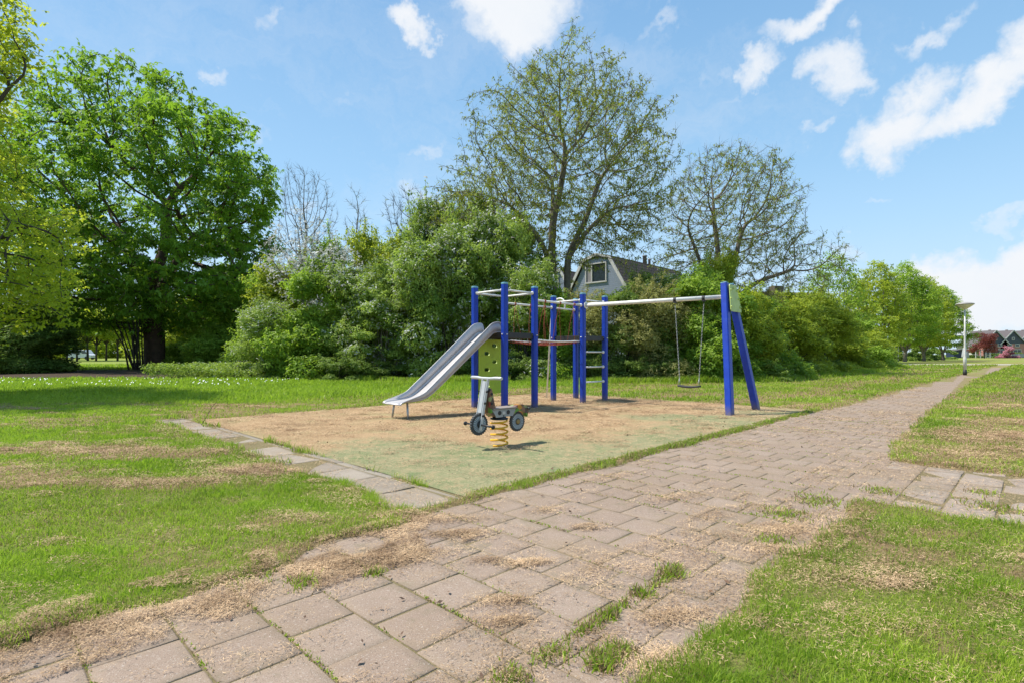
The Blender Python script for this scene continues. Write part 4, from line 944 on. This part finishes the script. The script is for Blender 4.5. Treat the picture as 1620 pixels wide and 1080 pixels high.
    # vase shaped trees along the right
    def vase(seed, h, w, mat, dens, n=1500):
        LFM[0] = mat; rg = np.random.default_rng(seed); t = rg.random(n)**.75; a = rg.random(n)*2*np.pi; z = h*(.16+.84*t); prof = np.sin(np.clip((t*.9+.13), 0, 1)*np.pi)**.55*(1.03-.42*t)
        rr = w/2*prof*rg.random(n)**.4*(1+.3*(vn(np.cos(a)*2+4, np.sin(a)*2+t*3, seed)-.5)*2); A = np.stack([rr*np.cos(a), rr*np.sin(a), z], 1)
        st = [spl([(0,0,0),(0,0,1.4)],3)]
        for k in range(6):
            an = k*1.05+.3; st.append(spl([(0,0,1.3),(.7*math.cos(an),.7*math.sin(an),2.6),(w*.2*math.cos(an),w*.2*math.sin(an),h*.5)],3))
        return A, st, dens
    specs = [(1318,62,394,'vase_tree','light open hornbeam with bare upright limbs showing, first of the right hand row',51,L_MID,.75,8.2,6),
             (1388,70,408,'vase_tree','bushy green tree of the right hand row, next after the open hornbeam',52,L_YEL,1,8.4,9),
             (1432,80,410,'vase_tree','tallest fresh green tree in the middle of the right hand row',53,L_MID,1,9.2,10),
             (1462,88,432,'vase_tree','lime green tree of the right hand row, just left of the far end',54,L_YEL,1,9.6,10),
             (1492,100,450,'vase_tree','last broad green tree at the far right end of the row',55,L_MID,1,11.2,10),
             (1352,66,430,'vase_tree','small lime green tree low between the first two of the right hand row',56,L_YEL,.9,5.5,6)]
    for px, Y, top, nm, lab, sd_, mat, dens, w, per in specs:
        h = EYE+(560-top)*Y/850; A, st, dn = vase(sd_, h, w, mat, dens); LFM[0] = mat
        tree(nm, lab, 'tree', (at(px,Y),Y,0), A, st, .5, 5, .72, 60, .014, .26, BARKL, [(2.6, per, .34, .36, .5, .3, .42, 3, dens)], 5, .25, .10, sd_, group='trees in the row along the far lawn')
build_big_trees()
# ---------------- shrubs
def shrub(name, seed, w, d, h, mat, leaf, nl, lumps=14, sprig=60, asp=.5, flower=None, stems=9, bark=None, low=.0, upb=.5, layered=0):
    rng = np.random.default_rng(seed); r = empty(name, (0,0,0)); C = []; 
    for i in range(lumps):
        t = rng.random(); z = h*(low+(.97-low)*(t**.8)); rr = math.sqrt(max(0, 1-((z/h-.45)/.62)**2)); a = rng.random()*2*np.pi; q = math.sqrt(rng.random())*.80*rr
        s = rng.uniform(.45, .95)*min(w, h)*.22*(1.15-.35*z/h); C.append((q*math.cos(a)*w/2, q*math.sin(a)*d/2, min(z, h-s*.6), s*1.15, s*(.6 if layered else .9)))
    if not layered:
        for i in range(9):
            a = i*.7+rng.random()*.4; q = rng.uniform(.5, .95); s = rng.uniform(.5, .75)*min(w, h)*.2; C.append((q*math.cos(a)*w/2, q*math.sin(a)*d/2, s*.75, s*1.25, s))
        nl = int(nl*1.2)
    P = []; O = []
    for x, y, z, s, sz in C:
        n = int(nl/lumps*(s/.8)**1.0) if nl else 0; dd = norm(rng.normal(0, 1, (n,3))); rad = rng.uniform(.55, 1.02, n)**.6*(1+.28*(vn(dd[:,0]*4+x*9, dd[:,1]*4+dd[:,2]*5, seed)-.5)*2); P.append(np.array([x,y,z])+dd*(rad)[:,None]*np.array([s,s,sz])); O.append(dd)
    TW = []
    for k in range(sprig):
        x, y, z, s, sz = C[rng.integers(lumps)]; dd = norm(rng.normal(0, 1, 3)+np.array([0,0,.9])); L = rng.uniform(.3, .8)*(.5+h*.10); m = int(L/leaf*5)+4; t = rng.random(m)
        p0 = np.array([x,y,z])+dd*np.array([s,s,sz])*.7; P.append(p0+dd*(t*L*1.3)[:,None]+rng.normal(0, leaf*.45, (m,3))); O.append(np.tile(dd, (m,1))); TW.append((p0, p0+dd*L*1.3))
    P = np.concatenate(P); O = np.concatenate(O); k = P[:,2] > .06; P, O = P[k], O[k]
    V, Q, T = leafquads(rng, P, leaf, upb, .25, asp, clumptint(P, leaf*5, seed), 2, out=O*.9)
    link('foliage', mkmesh('foliage', V, Q, T, mat), r)
    if flower:
        fm, nf, fs = flower; idx = rng.integers(0, len(P), nf); cl = vn(P[idx,0]*1.1+3, P[idx,1]*1.1+P[idx,2]*1.3, seed+3) > .5; idx = idx[cl]; F = P[idx]+O[idx]*leaf*.5+rng.normal(0, .06, (len(idx),3)); V, Q, T = leafquads(rng, F, fs, .8, .1, .9, None, 2, out=O[idx]); link('blossom', mkmesh('blossom', V, Q, T, fm), r)
    b = MB()
    for k in range(stems):
        x, y, z, s, sz = C[rng.integers(lumps)]; a = rng.random()*6.28; q = rng.uniform(0, .28)*w/2; p0 = Vector((q*math.cos(a), q*math.sin(a)*d/w, -.05)); p2 = Vector((x, y, z)); p1 = p0.lerp(p2, .5)+Vector((rng.normal(0,.12), rng.normal(0,.12), h*.06)); rb = rng.uniform(.018, .05); b.tube([p0, p0.lerp(p1,.5)+Vector((.02,.03,0)), p1, p1.lerp(p2,.5), p2], [rb, rb*.85, rb*.7, rb*.5, rb*.25], 5)
    for p0, p2 in TW: b.tube([tuple(p0), tuple(p2)], [.010, .004], 3, cap=False)
    b.build('stems', bark or BARK, r)
    return r
def build_shrubs():
    pr = {
     'dark': lambda: shrub('dark_shrub', 101, 4.6, 3.6, 5, L_DARK, .13, 17000, 20, 90),
     'haw': lambda: shrub('hawthorn_shrub', 102, 4.6, 3.8, 5, L_HAW, .115, 19000, 22, 110, flower=(L_WHI, 5200, .085), low=.12),
     'mid': lambda: shrub('green_shrub', 103, 4.4, 3.6, 5, L_MID, .14, 14000, 18, 110),
     'yel': lambda: shrub('lime_shrub', 104, 4.4, 3.6, 5, L_YEL, .13, 12500, 18, 150, stems=14),
     'olv': lambda: shrub('olive_shrub', 105, 4.4, 3.6, 5, L_OLV, .10, 13500, 18, 170, stems=22, bark=BARKL),
     'lay': lambda: shrub('dogwood_shrub', 106, 4.2, 3.6, 5, L_HAW, .15, 15000, 24, 60, low=.28, layered=1, stems=16, bark=BARKL, flower=(L_WHI, 3600, .085)),
     'low': lambda: shrub('ground_shrub', 107, 4.4, 2.6, 2.0, L_DARK, .10, 9500, 16, 60)}
    H0 = {'low': 2.0}; W0 = {'dark': 4.6, 'haw': 4.6, 'lay': 4.2}
    T = [ # px, Y, top px, width m, kind, label
     (438,26.4,480,4.0,'haw','grey green hawthorn beside the chestnut crown, leftmost of the thicket'),
     (505,25.1,438,4.2,'mid','fresh green shrub in the thicket below the white cherry blossom'),
     (560,25.5,425,4.2,'haw','hawthorn flecked with white below the thin young tree'),
     (612,24.1,470,3.4,'lay','low layered pale dogwood above bare canes, left of the slide'),
     (655,25.3,400,4.2,'haw','pale flowering hawthorn left of the slide top'),
     (712,24.3,372,4.6,'haw','tall white flecked hawthorn directly behind the slide'),
     (775,25.4,338,4.6,'haw','tall green hawthorn behind the slide tower, highest just left of the twin stems'),
     (830,24.1,420,4.0,'haw','hawthorn with white flowers between the two play towers'),
     (885,23.9,462,3.6,'mid','green shrub behind the rope bridge'),
     (930,24.1,464,3.8,'olv','brownish shrub in front of the blue gabled house'),
     (985,23.7,462,4.0,'dark','dark green shrub right of the second play tower'),
     (1028,23.5,452,3.8,'olv','olive brown shrub behind the left swing chain'),
     (1080,23.5,446,4.0,'mid','green shrub directly behind the swing seat'),
     (1122,23.9,446,4.2,'mid','green shrub just left of the swing legs'),
     (1170,24.7,462,4.2,'yel','lime green shrub just right of the swing bracket'),
     (1212,26.4,474,4.2,'mid','green shrub a little right of the swing legs'),
     (1248,29.4,480,4.4,'yel','lime green shrub right of the swing legs where the hedge turns away'),
     (1282,32.9,486,5.0,'yel','bright lime shrub in the middle of the right part of the hedge'),
     (1312,36.9,500,5.0,'yel','lime shrub near the right end of the hedge, left of two green ones'),
     (1340,40.9,508,5.6,'mid','green shrub near the right end of the hedge'),
     (1362,44.9,524,5.6,'yel','low lime shrub near the right end of the hedge'),
     (1382,47.9,542,4.2,'mid','small rounded shrub forming the right end of the hedge'),
     # second row
     (415,33,440,5.2,'mid','green shrub under the right side of the chestnut crown'),
     (470,33,415,5.2,'yel','lime green shrub glowing behind the cherry blossom'),
     (530,32,385,5.2,'mid','tall green shrub below the thin young tree'),
     (590,32,372,5.0,'yel','tall lime shrub between the bare trees'),
     (640,33,372,5.0,'mid','tall green shrub below the flat topped bare tree'),
     (700,32,325,5.4,'haw','very tall hawthorn whose top reaches beside the tallest tree'),
     (748,31,318,5.0,'haw','tall hawthorn against the sky left of the twin stems'),
     (800,31,358,5.0,'mid','green shrub behind the first play tower, left of the twin stems'),
     (848,31,412,4.6,'mid','green shrub at the foot of the twin stemmed tree'),
     (1052,30,436,4.6,'haw','pale hawthorn right of the gabled house'),
     (1016,31,436,2.2,'dark','narrow dark conifer like shrub at the end of the brown roof'),
     (1100,30,430,4.6,'mid','green shrub below the left limbs of the spreading tree'),
     (1146,30,402,2.6,'yel','upright yellow green shrub around the foot of the spreading tree'),
     (1196,33,462,5.0,'olv','olive shrub in the second row behind the lime one'),
     (1262,42,462,6.0,'yel','tall lime shrub below the first tree of the right hand row'),
     (1300,52,480,7.0,'mid','broad green shrub in front of the first trees of the right hand row'),
     (1345,60,500,7.0,'mid','green shrub beneath the trees of the right hand row'),
     # left side
     (12,33,468,7.0,'dark','dark shrub in deep shade at the left edge under the maple'),
     (52,37,520,4.0,'dark','dark rounded shrub left of the bright meadow gap'),
     (322,44,500,6.0,'mid','green shrub just right of the chestnut trunk'),
     (375,40,478,6.0,'mid','green shrub between the chestnut trunk and the thicket'),
     (350,50,430,9.0,'yel','lime green shrub glowing behind the chestnut crown'),
     (296,58,470,8.0,'yel','lime green shrub far behind the chestnut trunk'),
    ]
    proto = {}; rg = random.Random(3)
    for px, Y, top, w, kind, lab in T:
        h = EYE+(560-top)*Y/850; first = kind not in proto
        if first:
            proto[kind] = pr[kind](); c0 = [c for c in proto[kind].children if c.name.startswith('foliage')][0]; H0[kind] = float(np.percentile([v.co.z for v in c0.data.vertices], 99.3))
        o = proto[kind]; sc = (w/W0.get(kind, 4.4)*1.12, w/W0.get(kind, 4.4), h/H0.get(kind, 5)); loc = (at(px,Y), Y, 0); rz = rg.random()*6.28
        g = 'shrubs of the hedge and thicket behind the playground'
        if first: o.location = loc; o.rotation_euler = (0,0,rz); o.scale = sc; tag(o, lab, 'shrub', g)
        else: tag(copy_tree(o, loc, rz, sc, lab, g), cat='shrub')
    # low dark undergrowth along the foot of the thicket
    LOWS = [(470,24.4,560,'dark undergrowth at the left foot of the thicket'),(540,23.4,556,'dark bramble clump left of the bare canes'),(592,23.2,572,'dark bramble clump at the foot of the bare canes'),(735,23.0,560,'dark undergrowth seen under the slide'),(800,23.0,556,'dark undergrowth between the first two play posts'),(870,22.8,560,'dark undergrowth under the rope bridge'),
            (940,22.6,558,'dark undergrowth behind the ladder rungs'),(1005,22.6,562,'low green clump right of the ladder'),(1062,22.6,566,'low green clump under the swing seat'),(1125,22.8,566,'low green clump just left of the swing legs'),(1190,23.6,568,'low green clump just right of the swing legs'),(1240,26.5,566,'low green clump at the foot of the lime shrub'),(1290,31,565,'low green clump halfway along the right part of the hedge'),(1335,37,564,'low green clump near the right end of the hedge'),(1370,43,563,'low green clump at the very right foot of the hedge')]
    o = None
    for px, Y, top, lab in LOWS:
        h = EYE+(560-top)*Y/850
        if o is None: o = pr['low'](); o.location = (at(px,Y),Y,0); o.scale = (.9,.9,h/2); tag(o, lab, 'shrub', 'low undergrowth along the thicket'); continue
        tag(copy_tree(o, (at(px,Y),Y,0), rg.random()*6.28 if rg.random() < .5 else 3.1, (.9,.9,h/2), lab, 'low undergrowth along the thicket'), cat='shrub')
    # bare canes
    rn = np.random.default_rng(8); b = MB()
    for k in range(46):
        px = rn.uniform(592, 742); Y = rn.uniform(23.6, 25); x = at(px, Y); h = rn.uniform(.9, 2.0); a = rn.normal(0, .22); b.tube([(x,Y,-.05),(x+a*h*.5,Y,h*.5),(x+a*h*1.2,Y+.1,h)], [.022,.016,.008], 5)
    tag(b.build('bare_canes', BARKL), 'thicket of bare pale canes at the foot of the hedge left of the slide', 'canes', kind='stuff')
    ST = []
    for k in range(13):
        b = MB(); ST.append(b)
        x = rn.normal(0, .22); a = rn.normal(-.16, .13); h = rn.uniform(3, 5.4); y = rn.normal(0, .25); b.tube([(x,y,-.05),(x+a*h*.3,y,h*.33),(x+a*h*.75,y+.1,h*.68),(x+a*h*1.25,y,h)], [.07*rn.uniform(.5,1.1),.05,.04,.02], 6)
    r = empty('multi_stemmed_shrub', (at(215,39.5),39.5,0)); tag(r, 'dark leaning multi stemmed shrub just left of the chestnut trunk', 'shrub'); [s_.build('stem', BARK, r) for s_ in ST]
    P = rn.normal(0, 1, (2600,3))*np.array([1.5,1.2,.8])+np.array([-1.0,0,5.0]); V, Q, T_ = leafquads(rn, P, .2, .7, .3, .5, clumptint(P,.8,3), 2); link('foliage', mkmesh('foliage', V, Q, T_, L_CHEST), r)
    # white dead-nettle ground cover in front of the thicket
    n = 30000; x = rn.uniform(-16.8,-5.6,n); y = rn.uniform(24.2,30,n); k = fbm(x,y,1.6,77)+.12*sst(24,25.2,y) > .42; x, y = x[k], y[k]; z = rn.random(len(x))**.6*.62*(.5+fbm(x,y,.9,78)); P = np.stack([x,y,z],1)
    V, Q, T_ = leafquads(rn, P, .10, .8, .2, .6, clumptint(P,.5,4), 2); tag(link('ground_cover', mkmesh('ground_cover', V, Q, T_, L_HAW)), 'low grey green ground cover with white flowers in front of the thicket', 'ground cover', kind='stuff')
    idx = rn.integers(0,len(P),2600); F = P[idx]+np.array([0,-.03,.06]); F = F[vn(F[:,0]*1.2,F[:,1]*1.2,9) > .5]; V, Q, T_ = leafquads(rn, F, .05, .9, 0, .9, None, 2); tag(link('nettle_flowers', mkmesh('nettle_flowers', V, Q, T_, L_WHI)), 'white flowers scattered through the ground cover', 'flowers', kind='stuff')
    # tall grass fringe at the foot of the hedge
    n = 60000; t = rn.random(n); xs = np.interp(t, [0,.25,.5,.62,.8,1], [-6,-1.5,7.6,11.3,22,34]); ys = np.interp(t, [0,.25,.5,.62,.8,1], [22.6,21.9,21.2,23.0,33.5,46.8]); x = xs+rn.normal(0,.3,n); y = ys+rn.normal(0,.35,n); k = fbm(x,y,1.1,88) > .36; x, y = x[k], y[k]; m = len(x)
    V, Q, Tt, ti, hv = blades(rn, x, y, np.zeros(m), .26*rn.uniform(.4,1.3,m)*(.4+fbm(x,y,1.5,89)), np.full(m,.028), rn.uniform(.1,.7,m), np.clip(rn.normal(.4,.25,m),0,1), (rn.random(m) < .06)*1.)
    gm = bpy.data.materials['grass_blade']; me = np_mesh('tall_grass', V, Q, Tt, [gm], {'tint': ti, 'hay': hv}); tag(link('tall_grass', me), 'fringe of taller grass along the foot of the hedge', 'grass', kind='stuff')
build_shrubs()
def build_far_plants():
    rg = random.Random(12); rn = np.random.default_rng(66)
    # small trees in the sunlit meadow behind the chestnut
    def small(mat, seed, h, w, name='small_tree', bark=BARK, trunk=.32, n=5200, leaf=.3):
        rng = np.random.default_rng(seed); r = empty(name, (0,0,0)); b = MB(); b.tube([(0,0,-.05),(.05,0,h*trunk),(0,.05,h*.7)], [.17,.13,.06], 7)
        P = []
        for k in range(12):
            a = rng.random()*6.28; q = rng.random()**.5*w*.36; z = h*rng.uniform(trunk+.08,.92); b.tube([(.03,0,h*trunk*.9),(q*math.cos(a)*.5,q*math.sin(a)*.5,(z+h*trunk)/2),(q*math.cos(a),q*math.sin(a),z)], [.07,.04,.015], 5)
            P.append(norm(rng.normal(0,1,(n//12,3)))*(rng.random((n//12,1))**.4)*np.array([w*.24,w*.24,h*.12])+np.array([q*math.cos(a),q*math.sin(a),z]))
        P = np.concatenate(P); b.build('trunk', bark, r); V, Q, T_ = leafquads(rng, P, leaf, .5, .2, .5, clumptint(P, 1.1, seed), 2); link('crown', mkmesh('crown', V, Q, T_, mat), r); return r
    a = small(L_YEL, 201, 9, 8); spots = [(106,92,1.0,'yellow green meadow tree at the left of the gap, beyond the shade'),(122,84,.9,'meadow tree with a reddish stem near the left of the gap'),(139,96,1.15,'meadow tree with a dark stem in the middle of the gap'),(152,88,.95,'slanting meadow tree right of the middle of the gap'),(168,100,1.1,'meadow tree seen at the right of the gap'),(186,92,1.,'meadow tree closest to the leaning dark stems'),(80,104,1.2,'far meadow tree at the dark left side of the gap')]
    for i, (px, Y, s, lab) in enumerate(spots):
        o = a if i == 0 else copy_tree(a, (0,0,0), 0)
        o.location = (at(px,Y),Y,0); o.rotation_euler = (0,0,rg.random()*6); o.scale = (s,s,s); tag(o, lab, 'tree', 'small trees in the meadow beyond the chestnut')
    # far woodland closing the view (nobody could count it)
    P = []
    for k in range(150):
        x = rg.uniform(-190, 75); y = 130+rg.uniform(-12, 30)+abs(x)*.08; hh = rg.uniform(8, 15)
        if x > 45: hh *= .7
        for j in range(3):
            m = 330; P.append(norm(rn.normal(0,1,(m,3)))*(rn.random((m,1))**.35)*np.array([5,4,hh*.34])+np.array([x+rg.uniform(-3,3),y,hh*(.22+.24*j)]))
    P = np.concatenate(P); V, Q, T_ = leafquads(rn, P, 1.0, .5, .2, .6, clumptint(P, 5, 3), 1); tag(link('far_woodland', mkmesh('far_woodland', V, Q, T_, L_YEL)), 'far off belt of pale green woodland closing the view', 'woodland', kind='stuff')
    # right side: low planting under the row, bush near the houses, red tree, pink shrub
    def put(o, px, Y, sx, sz, lab, cat='shrub', grp=None): o.location = (at(px,Y),Y,0); o.scale = (sx,sx,sz); tag(o, lab, cat, grp)
    red = small(L_RED, 301, 9, 8.5, 'red_leaved_tree', BARK, .22, 6000, .32); put(red, 1557.5, 150, .82, .80, 'round dark red leaved tree in front of the left brick gable', 'tree')
    pk = shrub('pink_shrub', 302, 6, 4, 4, L_PINK, .3, 2600, 12, 20, stems=6); put(pk, 1593, 160, 1.1, .85, 'pink blossoming shrub between the two brick gables')
    lowg = 'low bushes by the far houses and trees'
    bs = shrub('round_bush', 303, 5, 4, 3, L_DARK, .3, 3000, 12, 20, stems=6); L = [(1432,96,1.1,1.1,'dark round bush beneath the right hand row, right of the far lamp'),(1448,100,1.4,1.3,'larger dark bush beneath the right hand row, below its tallest tree'),(1408,92,.9,.7,'small dark bush just left of the far lamp pole'),(1470,112,1.3,.8,'low bush under the last trees of the row'),(1490,125,1.4,.8,'low bush under the far end of the row'),
        (1540,172,1.6,.9,'low bush left of the garden pergola'),(1514,170,1.4,.5,'low hedge plant in front of the dark blue shed'),(1580,168,1.2,.5,'low bush in the garden below the left gable'),(1606,168,1.0,.6,'low bush in the garden below the right gable'),(1532,195,1.6,1.6,'taller green bush behind the grey parasol')]
    for i, (px, Y, sx, sz, lab) in enumerate(L):
        o = bs if i == 0 else copy_tree(bs, (0,0,0), 0); o.rotation_euler = (0,0,rg.random()*6); put(o, px, Y, sx, sz, lab, 'bush', lowg)
build_far_plants()

# ==== BUILDINGS ====
def build_houses():
    t = NT('blue_weatherboard'); p = t.coord(); sp = t.add('ShaderNodeSeparateXYZ'); t.l.new(p, sp.inputs[0]); w = t.math('FRACT', t.math('MULTIPLY', sp.outputs['Z'], 6.5))
    t.color(t.mix(t.rng(w, .0, .16), (.12,.14,.19), t.mix(t.noise(3), (.23,.27,.36), (.31,.355,.45)))); t.set(.6); t.bump(w, .6, .03); WB = t.m
    t = NT('clay_roof_tile'); b = t.add('ShaderNodeTexBrick'); b.inputs['Scale'].default_value = 3.2; b.inputs['Mortar Size'].default_value = .03; t.l.new(t.coord('Generated'), b.inputs['Vector'])
    b.inputs['Scale'].default_value = 16; b.inputs['Color1'].default_value = (.13,.085,.068,1); b.inputs['Color2'].default_value = (.085,.06,.05,1); b.inputs['Mortar'].default_value = (.03,.022,.018,1)
    n = t.noise(1.2, 6, .7); t.color(t.mix(t.rng(n, .5, .75, 0, .8), b.outputs[0], (.10,.11,.035))); t.set(.9); t.bump(b.outputs['Fac'], .5, .03); RT = t.m
    TRIM = pmat('white_trim', (.52,.50,.47), .6, grime=(.5,.48,.42)); GL = pmat('window_glass', (.03,.04,.05), .08, var=.3, spec=.8, bump=0); CUR = pmat('grey_blind', (.24,.22,.22), .7)
    MET = pmat('flue_metal', (.25,.26,.27), .5, .5); BRK = pmat('garden_brick', (.20,.10,.07), .9)
    th = math.atan2(UY, UX)
    def barn(loc, rz, lab, L=10, windows=True):
        # local x = ridge direction (away from the gable), gable at x=0, width along y
        r = empty('gabled_house', loc, rz); tag(r, lab, 'house', 'mansard roofed houses behind the hedge')
        zt, zk, ze = 8.95, 8.62, 2.6; wt_, wk, we = .0, 1.25, 4.9
        out = [(-we,ze),(-wk,zk),(0,zt),(wk,zk),(we,ze)]
        f = lambda a, z, h: Vector((h, a, z))
        MB().prism([(-4.3,0),(-4.5,2.8)]+[(-wk+.12,zk-.12),(0,zt-.14),(wk-.12,zk-.12)]+[(4.5,2.8),(4.3,0)], 0, L, f).build('wall', WB, r)
        rf = MB()
        for (a, b_) in zip(out, out[1:]):
            d = Vector((b_[0]-a[0], b_[1]-a[1])); nrm = Vector((-d.y, d.x)).normalized(); 
            if nrm.y < 0: nrm = -nrm
            rf.prism([a, b_, (b_[0]+nrm.x*.16, b_[1]+nrm.y*.16), (a[0]+nrm.x*.16, a[1]+nrm.y*.16)], -.12, L+.2, f)
        ro = rf.build('roof', RT, r)
        for (a, b_) in zip(out, out[1:]):
            MB().beam((-.16, a[0], a[1]+.04), (-.16, b_[0], b_[1]+.04), .07, .24).build('bargeboard', TRIM, ro)
        for x, rr, h in ((L-4.0,.17,1.0),(L-3.2,.11,.8)): MB().lathe((x, -.15, 8.7), [(rr,0),(rr,h),(rr*1.25,h+.02),(rr*1.25,h+.12)], 12).build('flue', MET, ro)
        if windows:
            wz, wy = 7.55, .05
            fr = MB()
            for c, d_ in (((-.05,wy,wz+.74),(.1,2.0,.09)),((-.05,wy,wz-.74),(.1,2.1,.10)),((-.05,wy-.97,wz),(.1,.09,1.46)),((-.05,wy+.97,wz),(.1,.09,1.46)),((-.05,wy+.38,wz),(.1,.09,1.46))): fr.box(c, d_)
            w_ = fr.build('window', TRIM, r); MB().box((-.012, wy-.30, wz), (.02,1.25,1.42)).build('pane', GL, w_); MB().box((-.012, wy+.68, wz), (.02,.5,1.42)).build('blind', CUR, w_)
    barn((at(944,42.5),42.5,0), th, 'blue boarded house gable with white bargeboards and a wide window above the hedge', 11)
    barn((at(868,49)+.2,49,-.1), th, 'brown roofed house mostly hidden behind the twin tree stems', 9)
    # long low roof with a chimney behind the spreading tree
    r = empty('long_roofed_house', (at(1222,62),62,0), R(12)); tag(r, 'long brown roof with a brick chimney behind the spreading tree', 'house')
    MB().box((0,0,2.6), (12,7,5.2)).build('wall', BRK, r); ro = MB().prism([(-4,5.1),(0,8.3),(4,5.1)], -6.4, 6.4, lambda a, z, h: Vector((h, a, z))).build('roof', RT, r); MB().box((.5,0,8.3), (1.2,1.0,1.3)).build('chimney', pmat('dull_brown_brick', (.13,.10,.08), .9), ro)
    # far twin gables of brick and slate
    t = NT('far_brick'); b = t.add('ShaderNodeTexBrick'); b.inputs['Scale'].default_value = 30; t.l.new(t.coord('Generated'), b.inputs['Vector']); b.inputs['Color1'].default_value = (.52,.17,.14,1); b.inputs['Color2'].default_value = (.44,.14,.11,1); b.inputs['Mortar'].default_value = (.40,.20,.17,1); t.color(b.outputs[0]); t.set(.9); FB = t.m
    SL = pmat('dark_slate_boards', (.060,.070,.090), .7, var=.2); RF = pmat('dark_roof', (.10,.085,.085), .8); DG = pmat('dark_glass', (.05,.06,.07), .1, bump=0)
    def brick_house(loc, lab, seed):
        r = empty('brick_house', loc); tag(r, lab, 'house', 'twin brick gables across the far lawn'); W_ = 4.1; f = lambda x, z, h: Vector((x, h, z))
        MB().prism([(-W_,0),(-W_,4.6),(W_,4.6),(W_,0)], 0, 9, f).build('wall', FB, r)
        MB().prism([(-W_,4.6),(0,8.75),(W_,4.6)], -.06, 9, f).build('gable_boards', SL, r)
        ro = MB().prism([(-W_-.35,4.25),(0,8.75),(0,9.05),(-W_-.6,4.3)], -.35, 9.3, f).prism([(W_+.35,4.25),(0,8.75),(0,9.05),(W_+.6,4.3)], -.35, 9.3, f).build('roof', RF, r)
        for s in (-1,1): MB().beam((s*(W_+.45),-.4,4.27), (0,-.4,8.95), .30, .10, xdir=(0,0,1)).build('bargeboard', TRIM, ro)
        MB().box((1.6,4,8.6), (.5,.5,1.46)).build('chimney', BRK, ro)
        def win(x, z, w, h):
            k = MB()
            for c, d in (((x,-.1,z+h/2),(w+.2,.12,.17)),((x,-.1,z-h/2),(w+.25,.12,.17)),((x-w/2,-.1,z),(.17,.12,h)),((x+w/2,-.1,z),(.17,.12,h))): k.box(c, d)
            o = k.build('window', TRIM, r); MB().box((x,-.075,z), (w,.05,h)).build('pane', DG, o)
        win(0,6.25,.75,.8); win(-1.15,4.25 if False else 4.05,1.25,.85); win(1.35,4.05,1.25,.85)
        k = MB()
        for x in (-3.2,-1.6,0,1.3,2.6): k.box((x,-.1,1.45), (.16,.12,2.5))
        k.box((-.3,-.1,2.72), (6.0,.12,.2)).box((-.3,-.1,.22), (6.0,.12,.2)); o = k.build('garden_door', TRIM, r); MB().box((-.3,-.07,1.45), (5.7,.05,2.4)).build('pane', DG, o)
    Y = 178
    brick_house((at(1575,Y),Y,0), 'brick house with dark slate gable behind the red leaved tree', 1); brick_house((at(1602.5,Y),Y-.0,0), 'right hand brick house with dark slate gable at the right edge', 2); brick_house((at(1633,Y),Y+1,0), 'brick house cut off by the right edge of the photograph', 3)
    r = empty('end_wing', (at(1551,Y+2),Y+2,0)); tag(r, 'pale end wing with a low sloping roof left of the red leaved tree', 'house')
    MB().box((0,3,1.9), (5.5,6,3.8)).build('wall', pmat('pale_render', (.55,.5,.46), .8), r); MB().prism([(-3.2,3.6),(3.0,7.0),(3.0,3.6)], -.3, 6.3, lambda x, z, h: Vector((x,h,z))).build('roof', RF, r)
    # garden things
    r = empty('pergola', (at(1556,166),166,0)); tag(r, 'white garden pergola of posts and rails below the red leaved tree', 'pergola')
    for i, x in enumerate((-2.4,-.9,.6,2.1)): MB().box((x,0,1.2), (.2,.2,2.4)).build('post', TRIM, r)
    MB().box((-.15,0,2.47), (5.2,.24,.16)).build('top_beam', TRIM, r); MB().box((-.15,0,1.0), (4.9,.08,.14)).build('rail', TRIM, r)
    r = empty('garden_shed', (at(1514.5,166),166,0)); tag(r, 'dark blue garden shed with a low roof left of the grey parasol', 'shed')
    MB().box((0,0,1.1), (4.6,3,2.2)).build('wall', pmat('dark_blue_boards', (.018,.03,.07), .6), r); MB().prism([(-2.6,2.2),(0,2.75),(2.6,2.2)], -1.8, 1.8, lambda x, z, h: Vector((x,h,z))).build('roof', RF, r)
    r = empty('parasol', (at(1527,160),160,0)); tag(r, 'tall folded pale grey parasol behind the near street lamp', 'parasol')
    MB().lathe((0,0,0), [(.85,.1),(.9,.6),(.75,1.8),(.55,3.0),(.5,3.9),(.25,4.25),(.05,4.3)], 14).build('folded_canopy', pmat('grey_canvas', (.36,.36,.38), .9), r); MB().tube([(0,0,0),(0,0,4.4)], .06, 8).build('pole', MET, r)
    r = empty('garden_fence', (at(1612,163),163,0)); tag(r, 'low grey garden fence in front of the right hand brick house', 'fence')
    MB().box((0,0,.75), (4.5,.08,1.1)).build('fence_panel', pmat('grey_fence', (.30,.31,.33), .8), r)
    for x in (-2.3,0,2.3): MB().box((x,.0,.7), (.14,.14,1.4)).build('post', TRIM, r)
    # small things at the hedge end and in the meadow
    r = empty('gate_post', (at(1395.5,50),50,0)); tag(r, 'short dark wooden post at the right end of the hedge', 'post'); MB().box((0,0,.6), (.35,.2,1.2), ch=.03).build('post', pmat('dark_wood', (.05,.04,.03), .9), r)
    r = empty('parked_van', (at(130,118),118,0)); tag(r, 'pale van glimpsed between the meadow trees', 'van')
    MB().prism([(-2.4,.4),(-2.4,2.1),(1.3,2.1),(2.0,1.2),(2.6,1.0),(2.6,.4)], -.9, .9, lambda x, z, h: Vector((x,h,z))).build('body', pmat('pale_paint', (.6,.62,.66), .4), r, .08)
    for x in (-1.5,1.6):
        for s in (-1,1): MB().lathe((x,s*.85,.36), [(.36,-.1),(.36,.1)], 16, 'Y').build('wheel', RUB, r)
    MB().prism([(.6,1.3),(.6,1.95),(1.25,1.95),(1.8,1.3)], -.915, -.905, lambda x, z, h: Vector((x,h,z))).build('side_window', DG, r)
build_houses()
